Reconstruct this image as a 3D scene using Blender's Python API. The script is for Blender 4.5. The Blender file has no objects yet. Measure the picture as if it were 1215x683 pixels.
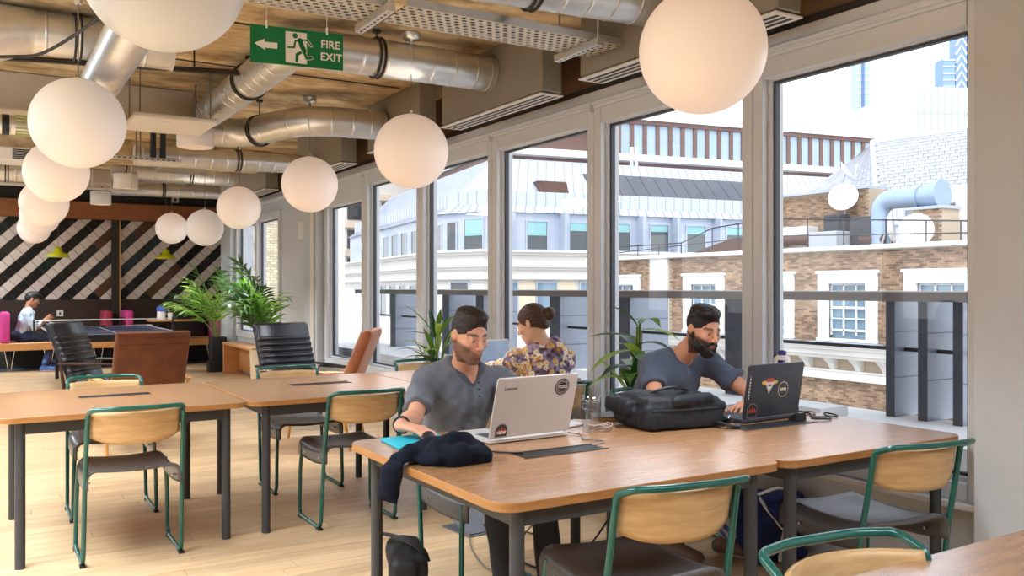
import bpy, bmesh, math, random
import numpy as np
from mathutils import Vector, Matrix, Euler
random.seed(7); np.random.seed(7)
SC = bpy.context.scene; COL = SC.collection
PI = math.pi
def R(a): return math.radians(a)

# ---------------------------------------------------------------- camera
cam_d = bpy.data.cameras.new('camera'); cam = bpy.data.objects.new('camera', cam_d); COL.objects.link(cam)
cam.location = (0, 0, 1.36); cam.rotation_euler = (R(90), 0, -R(31.553))
cam_d.sensor_fit = 'HORIZONTAL'; cam_d.sensor_width = 36.0; cam_d.lens = 36.0*1030/1215
cam_d.clip_start = .05; cam_d.clip_end = 1500
SC.camera = cam
# ---------------------------------------------------------------- sky
w = bpy.data.worlds.new('overcast_sky'); SC.world = w; w.use_nodes = True
nt = w.node_tree; nt.nodes.clear()
tc = nt.nodes.new('ShaderNodeTexCoord'); sep = nt.nodes.new('ShaderNodeSeparateXYZ')
nt.links.new(tc.outputs['Generated'], sep.inputs[0])
rp = nt.nodes.new('ShaderNodeValToRGB'); nt.links.new(sep.outputs['Z'], rp.inputs[0])
rp.color_ramp.elements[0].position = 0.0; rp.color_ramp.elements[0].color = (1.0, 1.0, 1.0, 1)
rp.color_ramp.elements[1].position = 0.7; rp.color_ramp.elements[1].color = (.80, .88, 1.0, 1)
nz = nt.nodes.new('ShaderNodeTexNoise'); nz.inputs['Scale'].default_value = 2.2; nz.inputs['Detail'].default_value = 5
nt.links.new(tc.outputs['Generated'], nz.inputs['Vector'])
rn = nt.nodes.new('ShaderNodeValToRGB'); nt.links.new(nz.outputs['Fac'], rn.inputs[0])
rn.color_ramp.elements[0].position = .3; rn.color_ramp.elements[0].color = (.86, .92, 1, 1)
rn.color_ramp.elements[1].position = .6; rn.color_ramp.elements[1].color = (1, 1, 1, 1)
mx = nt.nodes.new('ShaderNodeMixRGB'); mx.blend_type = 'MULTIPLY'; mx.inputs[0].default_value = .7
nt.links.new(rp.outputs[0], mx.inputs[1]); nt.links.new(rn.outputs[0], mx.inputs[2])
bg = nt.nodes.new('ShaderNodeBackground'); bg.inputs['Strength'].default_value = 2.5
nt.links.new(mx.outputs[0], bg.inputs[0])
wo = nt.nodes.new('ShaderNodeOutputWorld'); nt.links.new(bg.outputs[0], wo.inputs[0])
# ---------------------------------------------------------------- sun through thin cloud
sd = bpy.data.lights.new('sun', 'SUN'); sd.energy = 2.2; sd.angle = R(18); sd.color = (1, .97, .92)
so = bpy.data.objects.new('sun', sd); COL.objects.link(so)
so.rotation_euler = Vector((.50, .42, -.78)).to_track_quat('-Z', 'Y').to_euler()
# ---------------------------------------------------------------- unseen fill lights added out of view to brighten the room
def area(name, loc, sx, sy, e, col=(.77, .9, 1.0), rot=(0, 0, 0), spread=180):
    d = bpy.data.lights.new(name, 'AREA'); d.shape = 'RECTANGLE'; d.size = sx; d.size_y = sy; d.energy = e; d.color = col; d.spread = R(spread)
    o = bpy.data.objects.new(name, d); COL.objects.link(o); o.location = loc; o.rotation_euler = rot
    return o
area('room_fill', (-1.1, 3.2, 2.95), 1.0, 3.6, 270, spread=130)
area('room_fill', (-1.6, 8.0, 2.95), 1.0, 4.0, 300, spread=150)
area('room_fill', (-2.2, 14.5, 2.95), 1.2, 4.0, 380)
area('room_fill', (1.3, -.9, 2.95), 4.0, 1.0, 150, spread=150)
area('ceiling_fill', (-1.4, 4.5, 2.2), .3, 6.0, 100, rot=(PI, 0, 0))  # added fill aimed upward, without a fixture, brightens the ceiling
area('ceiling_fill', (-1.4, 11, 2.2), .3, 6.0, 80, rot=(PI, 0, 0))
# ---------------------------------------------------------------- exposure
SC.view_settings.view_transform = 'Standard'; SC.view_settings.look = 'None'
SC.view_settings.exposure = 0.0; SC.view_settings.gamma = 1.0; SC.view_settings.use_curve_mapping = False
SC.cycles.max_bounces = 8; SC.cycles.diffuse_bounces = 4; SC.cycles.transparent_max_bounces = 16
SC.cycles.sample_clamp_indirect = 6; SC.cycles.caustics_reflective = False; SC.cycles.caustics_refractive = False

# ================================================================ materials
def lin(c):
    f = lambda v: v/12.92 if v <= .04045 else ((v+.055)/1.055)**2.4
    return tuple(f(v/255.) for v in c)
def mat(name, c, rough=.5, metal=0., spec=.5, noise=None, bump=None, coat=0., c2=None, stretch=(1, 1, 1), coords='Object', emit=None, alpha=1., trans=0., ior=1.45, attr=None, island=0., sheen=0.):
    m = bpy.data.materials.new(name); m.use_nodes = True
    n = m.node_tree; b = n.nodes['Principled BSDF']; L = n.links.new
    col = lin(c) + (1,)
    b.inputs['Base Color'].default_value = col; b.inputs['Roughness'].default_value = rough
    b.inputs['Metallic'].default_value = metal; b.inputs['Specular IOR Level'].default_value = spec
    b.inputs['Coat Weight'].default_value = coat; b.inputs['Coat Roughness'].default_value = .12
    b.inputs['Transmission Weight'].default_value = trans; b.inputs['IOR'].default_value = ior
    if sheen: b.inputs['Sheen Weight'].default_value = sheen
    if emit: b.inputs['Emission Color'].default_value = lin(emit[0]) + (1,); b.inputs['Emission Strength'].default_value = emit[1]
    src = None
    if noise or bump:
        if coords == 'World':
            g = n.nodes.new('ShaderNodeNewGeometry'); vec = g.outputs['Position']
        else:
            t = n.nodes.new('ShaderNodeTexCoord'); vec = t.outputs[coords]
        mp = n.nodes.new('ShaderNodeMapping'); mp.inputs['Scale'].default_value = stretch; L(vec, mp.inputs[0]); vec = mp.outputs[0]
    if attr:
        a = n.nodes.new('ShaderNodeAttribute'); a.attribute_name = attr; src = a.outputs['Color']
    if noise:
        t = n.nodes.new('ShaderNodeTexNoise'); t.inputs['Scale'].default_value = noise[0]; t.inputs['Detail'].default_value = 6
        t.inputs['Roughness'].default_value = .62; L(vec, t.inputs['Vector'])
        r = n.nodes.new('ShaderNodeValToRGB'); L(t.outputs['Fac'], r.inputs[0])
        lo, hi = (noise[2], noise[3]) if len(noise) > 2 else (.3, .7)
        r.color_ramp.elements[0].position = lo; r.color_ramp.elements[1].position = hi
        if c2:
            r.color_ramp.elements[0].color = lin(c2) + (1,); r.color_ramp.elements[1].color = col
        else:
            k = 1-noise[1]; r.color_ramp.elements[0].color = (k, k, k, 1); r.color_ramp.elements[1].color = (1, 1, 1, 1)
        if c2 and src is None: src = r.outputs[0]
        else:
            x = n.nodes.new('ShaderNodeMixRGB'); x.blend_type = 'MULTIPLY'; x.inputs[0].default_value = 1
            if src is not None: L(src, x.inputs[1])
            else: x.inputs[1].default_value = col
            L(r.outputs[0], x.inputs[2]); src = x.outputs[0]
    if island:
        g = n.nodes.new('ShaderNodeNewGeometry'); oi = n.nodes.new('ShaderNodeObjectInfo')
        ad = n.nodes.new('ShaderNodeMath'); ad.operation = 'ADD'; L(g.outputs['Random Per Island'], ad.inputs[0]); L(oi.outputs['Random'], ad.inputs[1])
        fr = n.nodes.new('ShaderNodeMath'); fr.operation = 'FRACT'; L(ad.outputs[0], fr.inputs[0])
        mr = n.nodes.new('ShaderNodeMapRange'); mr.inputs['To Min'].default_value = 1-island; mr.inputs['To Max'].default_value = 1+island*.6
        L(fr.outputs[0], mr.inputs[0])
        hs = n.nodes.new('ShaderNodeHueSaturation'); L(mr.outputs[0], hs.inputs['Value'])
        if src is not None: L(src, hs.inputs['Color'])
        else: hs.inputs['Color'].default_value = col
        src = hs.outputs[0]
    if src is not None: L(src, b.inputs['Base Color'])
    if bump:
        t = n.nodes.new('ShaderNodeTexNoise'); t.inputs['Scale'].default_value = bump[0]; t.inputs['Detail'].default_value = 4; L(vec, t.inputs['Vector'])
        bp = n.nodes.new('ShaderNodeBump'); bp.inputs['Strength'].default_value = bump[1]; bp.inputs['Distance'].default_value = bump[2] if len(bump) > 2 else .01
        L(t.outputs['Fac'], bp.inputs['Height']); L(bp.outputs[0], b.inputs['Normal'])
    return m
def glass_mat(name, tint=(1, 1, 1), refl=1.0):
    m = bpy.data.materials.new(name); m.use_nodes = True; n = m.node_tree; n.nodes.clear(); L = n.links.new
    tr = n.nodes.new('ShaderNodeBsdfTransparent'); tr.inputs[0].default_value = tint + (1,)
    gl = n.nodes.new('ShaderNodeBsdfGlossy'); gl.inputs['Roughness'].default_value = .0
    ge = n.nodes.new('ShaderNodeNewGeometry'); ir = n.nodes.new('ShaderNodeMapRange'); ir.inputs['To Min'].default_value = 1.5; ir.inputs['To Max'].default_value = 1/1.5; L(ge.outputs['Backfacing'], ir.inputs[0])
    fr = n.nodes.new('ShaderNodeFresnel'); L(ir.outputs[0], fr.inputs[0])
    mu = n.nodes.new('ShaderNodeMath'); mu.operation = 'MULTIPLY'; mu.inputs[1].default_value = refl; L(fr.outputs[0], mu.inputs[0])
    mi = n.nodes.new('ShaderNodeMixShader'); L(mu.outputs[0], mi.inputs[0]); L(tr.outputs[0], mi.inputs[1]); L(gl.outputs[0], mi.inputs[2])
    o = n.nodes.new('ShaderNodeOutputMaterial'); L(mi.outputs[0], o.inputs[0])
    return m
M = {}
M['table'] = mat('oak_table_top', (172, 126, 86), .27, noise=(3.0, .3, .3, .75), stretch=(1.2, 9, 9), c2=(142, 98, 62), spec=1.0, ior=2.3, bump=(40, .015))
M['ply'] = mat('birch_plywood', (204, 168, 120), .35, noise=(4, .2, .3, .7), stretch=(2, 2, 14), c2=(182, 142, 96), spec=.4)
M['plyedge'] = mat('oak_edge', (176, 124, 72), .4, noise=(4, .2), stretch=(2, 2, 20), c2=(152, 102, 56))
M['floor'] = mat('floor_oak', (224, 193, 153), .36, noise=(2.2, .3, .3, .75), stretch=(1.0, 12, 1), c2=(198, 160, 118), coords='World', island=.13, spec=.7, bump=(30, .05))
M['frame'] = mat('charcoal_steel', (62, 62, 64), .45, spec=.4)
M['teal'] = mat('teal_paint', (6, 84, 75), .25, spec=.6, coat=.3)
M['seat'] = mat('grey_seat', (84, 80, 80), .33, noise=(60, .06))
M['white'] = mat('white_paint', (226, 222, 218), .5)
M['winframe'] = mat('window_frame_paint', (214, 217, 222), .4)
M['wall'] = mat('wall_plaster', (200, 203, 208), .8, noise=(6, .04), bump=(160, .15, .003))
M['sillwall'] = mat('beige_wall', (208, 208, 210), .75, noise=(5, .06))
M['gasket'] = mat('dark_gasket', (62, 68, 78), .5)
M['glass'] = glass_mat('window_glass', (.985, .99, .99), .5)
M['concrete'] = mat('warm_concrete', (232, 208, 166), .85, noise=(2.6, .4, .38, .64), c2=(150, 122, 84), coords='World', bump=(14, .35, .02), stretch=(.8, 1.3, 1))
M['beamgrey'] = mat('painted_beam', (190, 176, 156), .8, noise=(3, .1))
M['beamdark'] = mat('brown_beam', (122, 96, 72), .85, noise=(3, .3), bump=(20, .3))
M['galv'] = mat('galvanised_steel', (226, 224, 220), .36, .86, noise=(9, .16), bump=(6, .05))
M['plenum'] = mat('plenum_sheet', (150, 142, 128), .5, .2, noise=(2, .12))
M['band'] = mat('dark_band', (48, 44, 42), .6)
M['slot'] = mat('slot_white', (226, 220, 212), .45)
M['black'] = mat('black_plastic', (30, 30, 32), .45)
M['traywhite'] = mat('tray_white', (232, 228, 222), .45)
M['chrome'] = mat('chrome', (210, 210, 212), .18, 1.)
M['wire'] = mat('grey_wire', (120, 112, 104), .5)
M['darkwall'] = mat('dark_brown_panel', (58, 42, 34), .5, noise=(5, .3), stretch=(1, 1, 6))
M['darkband'] = mat('charcoal_band', (44, 40, 38), .7)
M['woodbeam'] = mat('wood_beam', (158, 98, 54), .5, noise=(3, .3), stretch=(1, 8, 8))
M['tilew'] = mat('tile_white', (226, 214, 204), .15, noise=(3, .08), island=.06, coords='World')
M['tileb'] = mat('tile_black', (30, 28, 26), .12, island=.25)
M['tilebr'] = mat('tile_brown', (92, 62, 44), .15, island=.2)
M['tilegr'] = mat('tile_green', (26, 44, 40), .1, island=.25)
M['grout'] = mat('grout', (96, 84, 74), .9)
M['lime'] = mat('lime_enamel', (206, 206, 30), .3)
M['pink'] = mat('pink_fabric', (190, 58, 128), .8)
M['darkred'] = mat('dark_red_fabric', (140, 36, 52), .8)
M['bench'] = mat('bench_wood', (206, 148, 92), .4, noise=(3, .2), stretch=(1, 6, 6))
M['carpet'] = mat('carpet_blue_grey', (70, 76, 86), .95, noise=(40, .3), bump=(200, .4))
M['ppblue'] = mat('table_tennis_blue', (38, 46, 76), .35)
M['lblack'] = mat('black_leather', (34, 34, 40), .28, spec=.6, noise=(14, .2), bump=(60, .12))
M['lbrown'] = mat('brown_leather', (118, 64, 36), .42, noise=(6, .4, .3, .75), c2=(84, 42, 22), bump=(50, .15))
M['ltan'] = mat('tan_leather', (188, 112, 62), .4, noise=(6, .3), c2=(150, 84, 44), bump=(50, .15))
M['walnut'] = mat('dark_walnut', (66, 40, 30), .4)
M['lightwood'] = mat('light_wood', (216, 160, 92), .4, noise=(5, .2), stretch=(6, 2, 2))
def leafmat(name, c):
    m = mat(name, c, .4, noise=(5, .3), spec=.4); n = m.node_tree; b = n.nodes['Principled BSDF']; o = n.nodes['Material Output']
    t = n.nodes.new('ShaderNodeBsdfTranslucent'); t.inputs[0].default_value = lin((min(255, c[0]*1.25), min(255, c[1]*1.15), c[2])) + (1,)
    x = n.nodes.new('ShaderNodeMixShader'); x.inputs[0].default_value = .33; n.links.new(b.outputs[0], x.inputs[1]); n.links.new(t.outputs[0], x.inputs[2]); n.links.new(x.outputs[0], o.inputs[0])
    return m
M['leafd'] = leafmat('leaf_dark', (46, 84, 46))
M['leafm'] = leafmat('leaf_mid', (90, 134, 56))
M['leafl'] = leafmat('leaf_light', (152, 190, 86))
M['stem'] = mat('plant_stem', (120, 140, 70), .5)
M['potblack'] = mat('black_pot', (34, 34, 36), .5)
M['potbeige'] = mat('beige_pot', (220, 196, 160), .6)
M['terra'] = mat('terracotta', (186, 104, 66), .7)
M['soil'] = mat('soil', (54, 40, 30), .95)
# ================================================================ mesh helpers
class MB:
    def __init__(s): s.v = []; s.f = []; s.m = []; s.s = []
    def add(s, vs, fs, m=0, smooth=False):
        o = len(s.v); s.v += [tuple(p) for p in vs]
        for f in fs: s.f.append(tuple(i+o for i in f)); s.m.append(m); s.s.append(smooth)
    def bx(s, x0, x1, y0, y1, z0, z1, m=0, X=None):
        vs = [Vector(p) for p in ((x0, y0, z0), (x1, y0, z0), (x1, y1, z0), (x0, y1, z0), (x0, y0, z1), (x1, y0, z1), (x1, y1, z1), (x0, y1, z1))]
        if X is not None: vs = [X @ p for p in vs]
        s.add(vs, [(0, 3, 2, 1), (4, 5, 6, 7), (0, 1, 5, 4), (1, 2, 6, 5), (2, 3, 7, 6), (3, 0, 4, 7)], m)
    def box(s, c, d, m=0, X=None):
        s.bx(c[0]-d[0]/2, c[0]+d[0]/2, c[1]-d[1]/2, c[1]+d[1]/2, c[2]-d[2]/2, c[2]+d[2]/2, m, X)
    def tube(s, path, r, n=10, m=0, caps=True, smooth=True, closed=False):
        P = [Vector(p) for p in path]; k = len(P)
        rr = list(r) if hasattr(r, '__len__') else [r]*k
        T = []
        for i in range(k):
            if closed: t = P[(i+1) % k]-P[i-1]
            else: t = P[min(i+1, k-1)]-P[max(i-1, 0)]
            T.append(t.normalized())
        a = Vector((0, 0, 1)) if abs(T[0].z) < .9 else Vector((1, 0, 0))
        u = (a-T[0]*a.dot(T[0])).normalized(); vs = []
        for i in range(k):
            u = (u-T[i]*u.dot(T[i])).normalized(); w_ = T[i].cross(u)
            for j in range(n):
                q = 2*PI*j/n; vs.append(P[i]+(u*math.cos(q)+w_*math.sin(q))*rr[i])
        fs = []
        for i in range(k if closed else k-1):
            i2 = (i+1) % k
            for j in range(n): fs.append((i*n+j, i*n+(j+1) % n, i2*n+(j+1) % n, i2*n+j))
        s.add(vs, fs, m, smooth)
        if caps and not closed:
            s.add([vs[j] for j in range(n)][::-1], [tuple(range(n))], m)
            s.add([vs[(k-1)*n+j] for j in range(n)], [tuple(range(n))], m)
    def cyl(s, p0, p1, r0, r1=None, n=16, m=0): s.tube([p0, p1], [r0, r0 if r1 is None else r1], n, m)
    def lathe(s, prof, c=(0, 0, 0), n=24, m=0, X=None, smooth=True):
        vs = []
        for (r, z) in prof:
            for j in range(n):
                q = 2*PI*j/n; p = Vector((r*math.cos(q), r*math.sin(q), z))
                if X is not None: p = X @ p
                vs.append(p+Vector(c))
        fs = [(i*n+j, i*n+(j+1) % n, (i+1)*n+(j+1) % n, (i+1)*n+j) for i in range(len(prof)-1) for j in range(n)]
        s.add(vs, fs, m, smooth)
        if prof[0][0] > 1e-5: s.add(vs[:n][::-1], [tuple(range(n))], m)
        if prof[-1][0] > 1e-5: s.add(vs[-n:], [tuple(range(n))], m)
    def prism(s, poly, h0, h1, X=None, m=0, smooth=False):
        n = len(poly); a = [Vector((p[0], p[1], h0)) for p in poly]; b = [Vector((p[0], p[1], h1)) for p in poly]
        vs = a+b
        if X is not None: vs = [X @ p for p in vs]
        s.add(vs, [(i, (i+1) % n, n+(i+1) % n, n+i) for i in range(n)], m, smooth)
        s.add(vs[:n][::-1], [tuple(range(n))], m); s.add(vs[n:], [tuple(range(n))], m)
    def grid(s, fn, nu, nv, m=0, smooth=True, thick=0.):
        vs = [Vector(fn(i/nu, j/nv)) for j in range(nv+1) for i in range(nu+1)]
        W = nu+1; fs = [(j*W+i, j*W+i+1, (j+1)*W+i+1, (j+1)*W+i) for j in range(nv) for i in range(nu)]
        if thick:
            N = [Vector((0, 0, 0)) for _ in vs]
            for f in fs:
                nn = (vs[f[1]]-vs[f[0]]).cross(vs[f[3]]-vs[f[0]])
                for i in f: N[i] += nn
            o = len(vs); vs = vs+[p-q.normalized()*thick for p, q in zip(vs, N)]
            bk = [tuple(i+o for i in f[::-1]) for f in fs]
            rim = [j*W for j in range(nv, -1, -1)]; loop = [i for i in range(nu)]+[j*W+nu for j in range(nv)]+[nv*W+i for i in range(nu, 0, -1)]+[j*W for j in range(nv, 0, -1)]
            sd_ = [(loop[(i+1) % len(loop)], loop[i], loop[i]+o, loop[(i+1) % len(loop)]+o) for i in range(len(loop))]
            s.add(vs, fs+bk+sd_, m, smooth)
        else: s.add(vs, fs, m, smooth)
    def build(s, name, mats, parent=None, bevel=0., seg=1, world=True, kind=None, label=None, autosmooth=False, cat=None, group=None):
        me = bpy.data.meshes.new(name)
        off = Vector((0, 0, 0))
        if parent is not None and world:
            p = parent
            while p is not None: off += p.location; p = p.parent
        me.from_pydata([Vector(v)-off for v in s.v] if off.length else s.v, [], s.f)
        if not isinstance(mats, (list, tuple)): mats = [mats]
        for m_ in mats: me.materials.append(m_)
        me.polygons.foreach_set('material_index', s.m); me.polygons.foreach_set('use_smooth', s.s)
        if bevel:
            bm = bmesh.new(); bm.from_mesh(me); bmesh.ops.remove_doubles(bm, verts=bm.verts, dist=1e-6)
            es = [e for e in bm.edges if len(e.link_faces) == 2 and e.calc_face_angle(0) > .6]
            bmesh.ops.bevel(bm, geom=es, offset=bevel, segments=seg, affect='EDGES', profile=.5, clamp_overlap=True)
            if seg > 1:
                for f in bm.faces: f.smooth = True
            bm.to_mesh(me); bm.free()
        me.update()
        o = bpy.data.objects.new(name, me); COL.objects.link(o)
        if parent is not None: o.parent = parent
        if kind: o['kind'] = kind
        if label: o['label'] = label
        if cat: o['category'] = cat
        if group: o['group'] = group
        return o
def thing(name, label, cat, loc=(0, 0, 0), rz=0., group=None):
    o = bpy.data.objects.new(name, None); COL.objects.link(o); o.location = loc; o.rotation_euler = (0, 0, rz)
    o.empty_display_size = .1
    o['label'] = label; o['category'] = cat
    if group: o['group'] = group
    return o
def copy_tree(o, parent=None):
    c = o.copy(); COL.objects.link(c)
    if parent is not None: c.parent = parent
    for ch in list(o.children): copy_tree(ch, c)
    return c
def rounded(pts, rad, n=5):
    # fillet an open polyline
    P = [Vector(p) for p in pts]; out = [P[0]]
    for i in range(1, len(P)-1):
        a = (P[i-1]-P[i]); b = (P[i+1]-P[i]); r = min(rad, a.length*.49, b.length*.49)
        s0 = P[i]+a.normalized()*r; s1 = P[i]+b.normalized()*r
        for k in range(n+1):
            t = k/n; out.append(s0*(1-t)**2+P[i]*2*t*(1-t)+s1*t*t)
    out.append(P[-1]); return out
def bez(pts, n=24):
    # Catmull-Rom through points
    P = [Vector(p) for p in pts]; P = [P[0]*2-P[1]]+P+[P[-1]*2-P[-2]]; out = []
    for i in range(1, len(P)-2):
        for k in range(n):
            t = k/n; a, b, c, d = P[i-1], P[i], P[i+1], P[i+2]
            out.append(.5*((2*b)+(c-a)*t+(2*a-5*b+4*c-d)*t*t+(3*b-3*c+d-a)*t**3))
    out.append(P[-2]); return out
def rrect(x0, x1, y0, y1, r, n=6):
    out = []
    for cx, cy, a in ((x1-r, y0+r, -90), (x1-r, y1-r, 0), (x0+r, y1-r, 90), (x0+r, y0+r, 180)):
        for k in range(n+1): q = R(a+90*k/n); out.append((cx+r*math.cos(q), cy+r*math.sin(q)))
    return out
def text_mesh(txt, size, X, name, m, parent, bold=0., depth=.0006, align='CENTER'):
    c = bpy.data.curves.new(name, 'FONT'); c.body = txt; c.size = size; c.extrude = depth; c.offset = bold; c.align_x = align; c.align_y = 'CENTER'; c.resolution_u = 3
    o = bpy.data.objects.new(name, c); COL.objects.link(o)
    me = bpy.data.meshes.new_from_object(o.evaluated_get(bpy.context.evaluated_depsgraph_get()))
    bpy.data.objects.remove(o); me.transform(X); me.materials.clear(); me.materials.append(m)
    q = bpy.data.objects.new(name, me); COL.objects.link(q); q.parent = parent
    return q

# ================================================================ signed distance modelling
class SDF:
    def __init__(s, lo, hi, h):
        s.h = h; s.lo = np.array(lo, np.float32); s.n = np.ceil((np.array(hi)-np.array(lo))/h).astype(int)+1
        s.D = np.full(s.n, 1., np.float32); s.ax = [s.lo[i]+h*np.arange(s.n[i], dtype=np.float32) for i in range(3)]
    def blk(s, lo, hi):
        i0 = np.clip(np.floor((np.array(lo)-s.lo)/s.h).astype(int), 0, s.n); i1 = np.clip(np.ceil((np.array(hi)-s.lo)/s.h).astype(int)+1, 0, s.n)
        if np.any(i1 <= i0): return None, None
        sl = tuple(slice(a, b) for a, b in zip(i0, i1))
        return sl, (s.ax[0][sl[0]][:, None, None], s.ax[1][sl[1]][None, :, None], s.ax[2][sl[2]][None, None, :])
    def put(s, sl, d, k, op):
        A = s.D[sl]
        if op == '+':
            if k > 0: h = np.maximum(k-np.abs(A-d), 0)/k; s.D[sl] = np.minimum(A, d)-h*h*k*.25
            else: s.D[sl] = np.minimum(A, d)
        else:
            d = -d
            if k > 0: h = np.maximum(k-np.abs(A-d), 0)/k; s.D[sl] = np.maximum(A, d)+h*h*k*.25
            else: s.D[sl] = np.maximum(A, d)
    def cap(s, a, b, r0, r1=None, k=.02, op='+'):
        r1 = r0 if r1 is None else r1; a = np.array(a, np.float32); b = np.array(b, np.float32); m = max(r0, r1)+k+3*s.h
        sl, g = s.blk(np.minimum(a, b)-m, np.maximum(a, b)+m)
        if sl is None: return
        ba = b-a; L = float(ba @ ba)+1e-9
        px, py, pz = g[0]-a[0], g[1]-a[1], g[2]-a[2]
        t = np.clip((px*ba[0]+py*ba[1]+pz*ba[2])/L, 0, 1)
        d = np.sqrt((px-t*ba[0])**2+(py-t*ba[1])**2+(pz-t*ba[2])**2)-(r0+(r1-r0)*t)
        s.put(sl, d, k, op)
    def ell(s, c, r, Rm=None, k=.02, op='+'):
        c = np.array(c, np.float32); r = np.array(r, np.float32); m = float(r.max())+k+3*s.h
        sl, g = s.blk(c-m, c+m)
        if sl is None: return
        px, py, pz = g[0]-c[0], g[1]-c[1], g[2]-c[2]
        if Rm is not None:
            Q = np.array(Rm, np.float32).T
            px, py, pz = (Q[0, 0]*px+Q[0, 1]*py+Q[0, 2]*pz, Q[1, 0]*px+Q[1, 1]*py+Q[1, 2]*pz, Q[2, 0]*px+Q[2, 1]*py+Q[2, 2]*pz)
        k0 = np.sqrt((px/r[0])**2+(py/r[1])**2+(pz/r[2])**2); k1 = np.sqrt((px/r[0]**2)**2+(py/r[1]**2)**2+(pz/r[2]**2)**2)+1e-9
        s.put(sl, k0*(k0-1)/k1, k, op)
    def box(s, c, hf, rad=.01, Rm=None, k=.01, op='+'):
        c = np.array(c, np.float32); hf = np.array(hf, np.float32)-rad; m = float(np.linalg.norm(hf))+rad+k+3*s.h
        sl, g = s.blk(c-m, c+m)
        if sl is None: return
        px, py, pz = g[0]-c[0], g[1]-c[1], g[2]-c[2]
        if Rm is not None:
            Q = np.array(Rm, np.float32).T
            px, py, pz = (Q[0, 0]*px+Q[0, 1]*py+Q[0, 2]*pz, Q[1, 0]*px+Q[1, 1]*py+Q[1, 2]*pz, Q[2, 0]*px+Q[2, 1]*py+Q[2, 2]*pz)
        qx, qy, qz = np.abs(px)-hf[0], np.abs(py)-hf[1], np.abs(pz)-hf[2]
        d = np.sqrt(np.maximum(qx, 0)**2+np.maximum(qy, 0)**2+np.maximum(qz, 0)**2)+np.minimum(np.maximum(qx, np.maximum(qy, qz)), 0)-rad
        s.put(sl, d, k, op)
    def plane(s, p, n, k=.0):      # removes everything on the side n points to
        p = np.array(p, np.float32); n = np.array(n, np.float32); n = n/np.linalg.norm(n)
        d = (s.ax[0][:, None, None]-p[0])*n[0]+(s.ax[1][None, :, None]-p[1])*n[1]+(s.ax[2][None, None, :]-p[2])*n[2]
        s.put((slice(None),)*3, -d, k, '-')
    def cutbox(s, lo, hi, p, n):   # plane cut inside a block only
        sl, g = s.blk(lo, hi)
        if sl is None: return
        n = np.array(n, np.float32); n = n/np.linalg.norm(n)
        d = (g[0]-p[0])*n[0]+(g[1]-p[1])*n[1]+(g[2]-p[2])*n[2]
        s.D[sl] = np.maximum(s.D[sl], d)
    def warp(s, fn): s.D += fn(s.ax[0][:, None, None], s.ax[1][None, :, None], s.ax[2][None, None, :]).astype(np.float32)
    def mesh(s):
        D = s.D; S = D < 0; nx, ny, nz = D.shape
        cnt = np.zeros((nx-1, ny-1, nz-1), np.int8)
        for i in (0, 1):
            for j in (0, 1):
                for k in (0, 1): cnt += S[i:nx-1+i, j:ny-1+j, k:nz-1+k]
        act = (cnt > 0) & (cnt < 8); I, J, K = np.nonzero(act); n = len(I)
        idx = np.full(act.shape, -1, np.int32); idx[act] = np.arange(n)
        acc = np.zeros((n, 3)); c = np.zeros(n)
        C = [(i, j, k) for i in (0, 1) for j in (0, 1) for k in (0, 1)]
        for a in C:
            for ax in range(3):
                if a[ax] == 0:
                    b = list(a); b[ax] = 1
                    da = D[I+a[0], J+a[1], K+a[2]]; db = D[I+b[0], J+b[1], K+b[2]]; q = (da < 0) != (db < 0)
                    t = np.where(q, da/np.where(q, da-db, 1), 0)
                    for d_ in range(3): acc[:, d_] += np.where(q, a[d_]+(t if d_ == ax else 0), 0)
                    c += q
        V = (acc/c[:, None]+np.stack([I, J, K], 1))*s.h+s.lo
        F = []
        for ax in range(3):
            o1, o2 = [(1, 2), (2, 0), (0, 1)][ax]
            sl0 = [slice(None)]*3; sl1 = [slice(None)]*3; sl0[ax] = slice(0, -1); sl1[ax] = slice(1, None)
            A = S[tuple(sl0)]; B = S[tuple(sl1)]; df = A != B
            E = np.stack(np.nonzero(df), 1); up = A[df]
            ok = (E[:, o1] > 0) & (E[:, o2] > 0) & (E[:, o1] < D.shape[o1]-1) & (E[:, o2] < D.shape[o2]-1); E = E[ok]; up = up[ok]
            def cell(d1, d2):
                q = E.copy(); q[:, o1] += d1; q[:, o2] += d2; return idx[q[:, 0], q[:, 1], q[:, 2]]
            Q = np.stack([cell(-1, -1), cell(0, -1), cell(0, 0), cell(-1, 0)], 1)
            Q[~up] = Q[~up][:, ::-1]; F.append(Q)
        return V, np.concatenate(F)
    def build(s, name, m, parent=None, colfn=None, label=None, kind=None, smooth_it=0):
        V, F = s.mesh()
        if smooth_it:
            E = np.concatenate([F[:, [0, 1]], F[:, [1, 2]], F[:, [2, 3]], F[:, [3, 0]]])
            for _ in range(smooth_it):
                A = np.zeros_like(V); c = np.zeros(len(V)); np.add.at(A, E[:, 0], V[E[:, 1]]); np.add.at(c, E[:, 0], 1)
                np.add.at(A, E[:, 1], V[E[:, 0]]); np.add.at(c, E[:, 1], 1); V = .5*V+.5*A/c[:, None]
        off = np.zeros(3)
        p = parent
        while p is not None: off += np.array(p.location); p = p.parent
        me = bpy.data.meshes.new(name); me.vertices.add(len(V)); me.vertices.foreach_set('co', (V-off).astype(np.float32).ravel())
        me.loops.add(F.size); me.loops.foreach_set('vertex_index', F.ravel().astype(np.int32))
        me.polygons.add(len(F)); me.polygons.foreach_set('loop_start', np.arange(0, F.size, 4, dtype=np.int32))
        me.polygons.foreach_set('use_smooth', np.ones(len(F), bool)); me.materials.append(m)
        me.update(calc_edges=True); me.validate()
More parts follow.
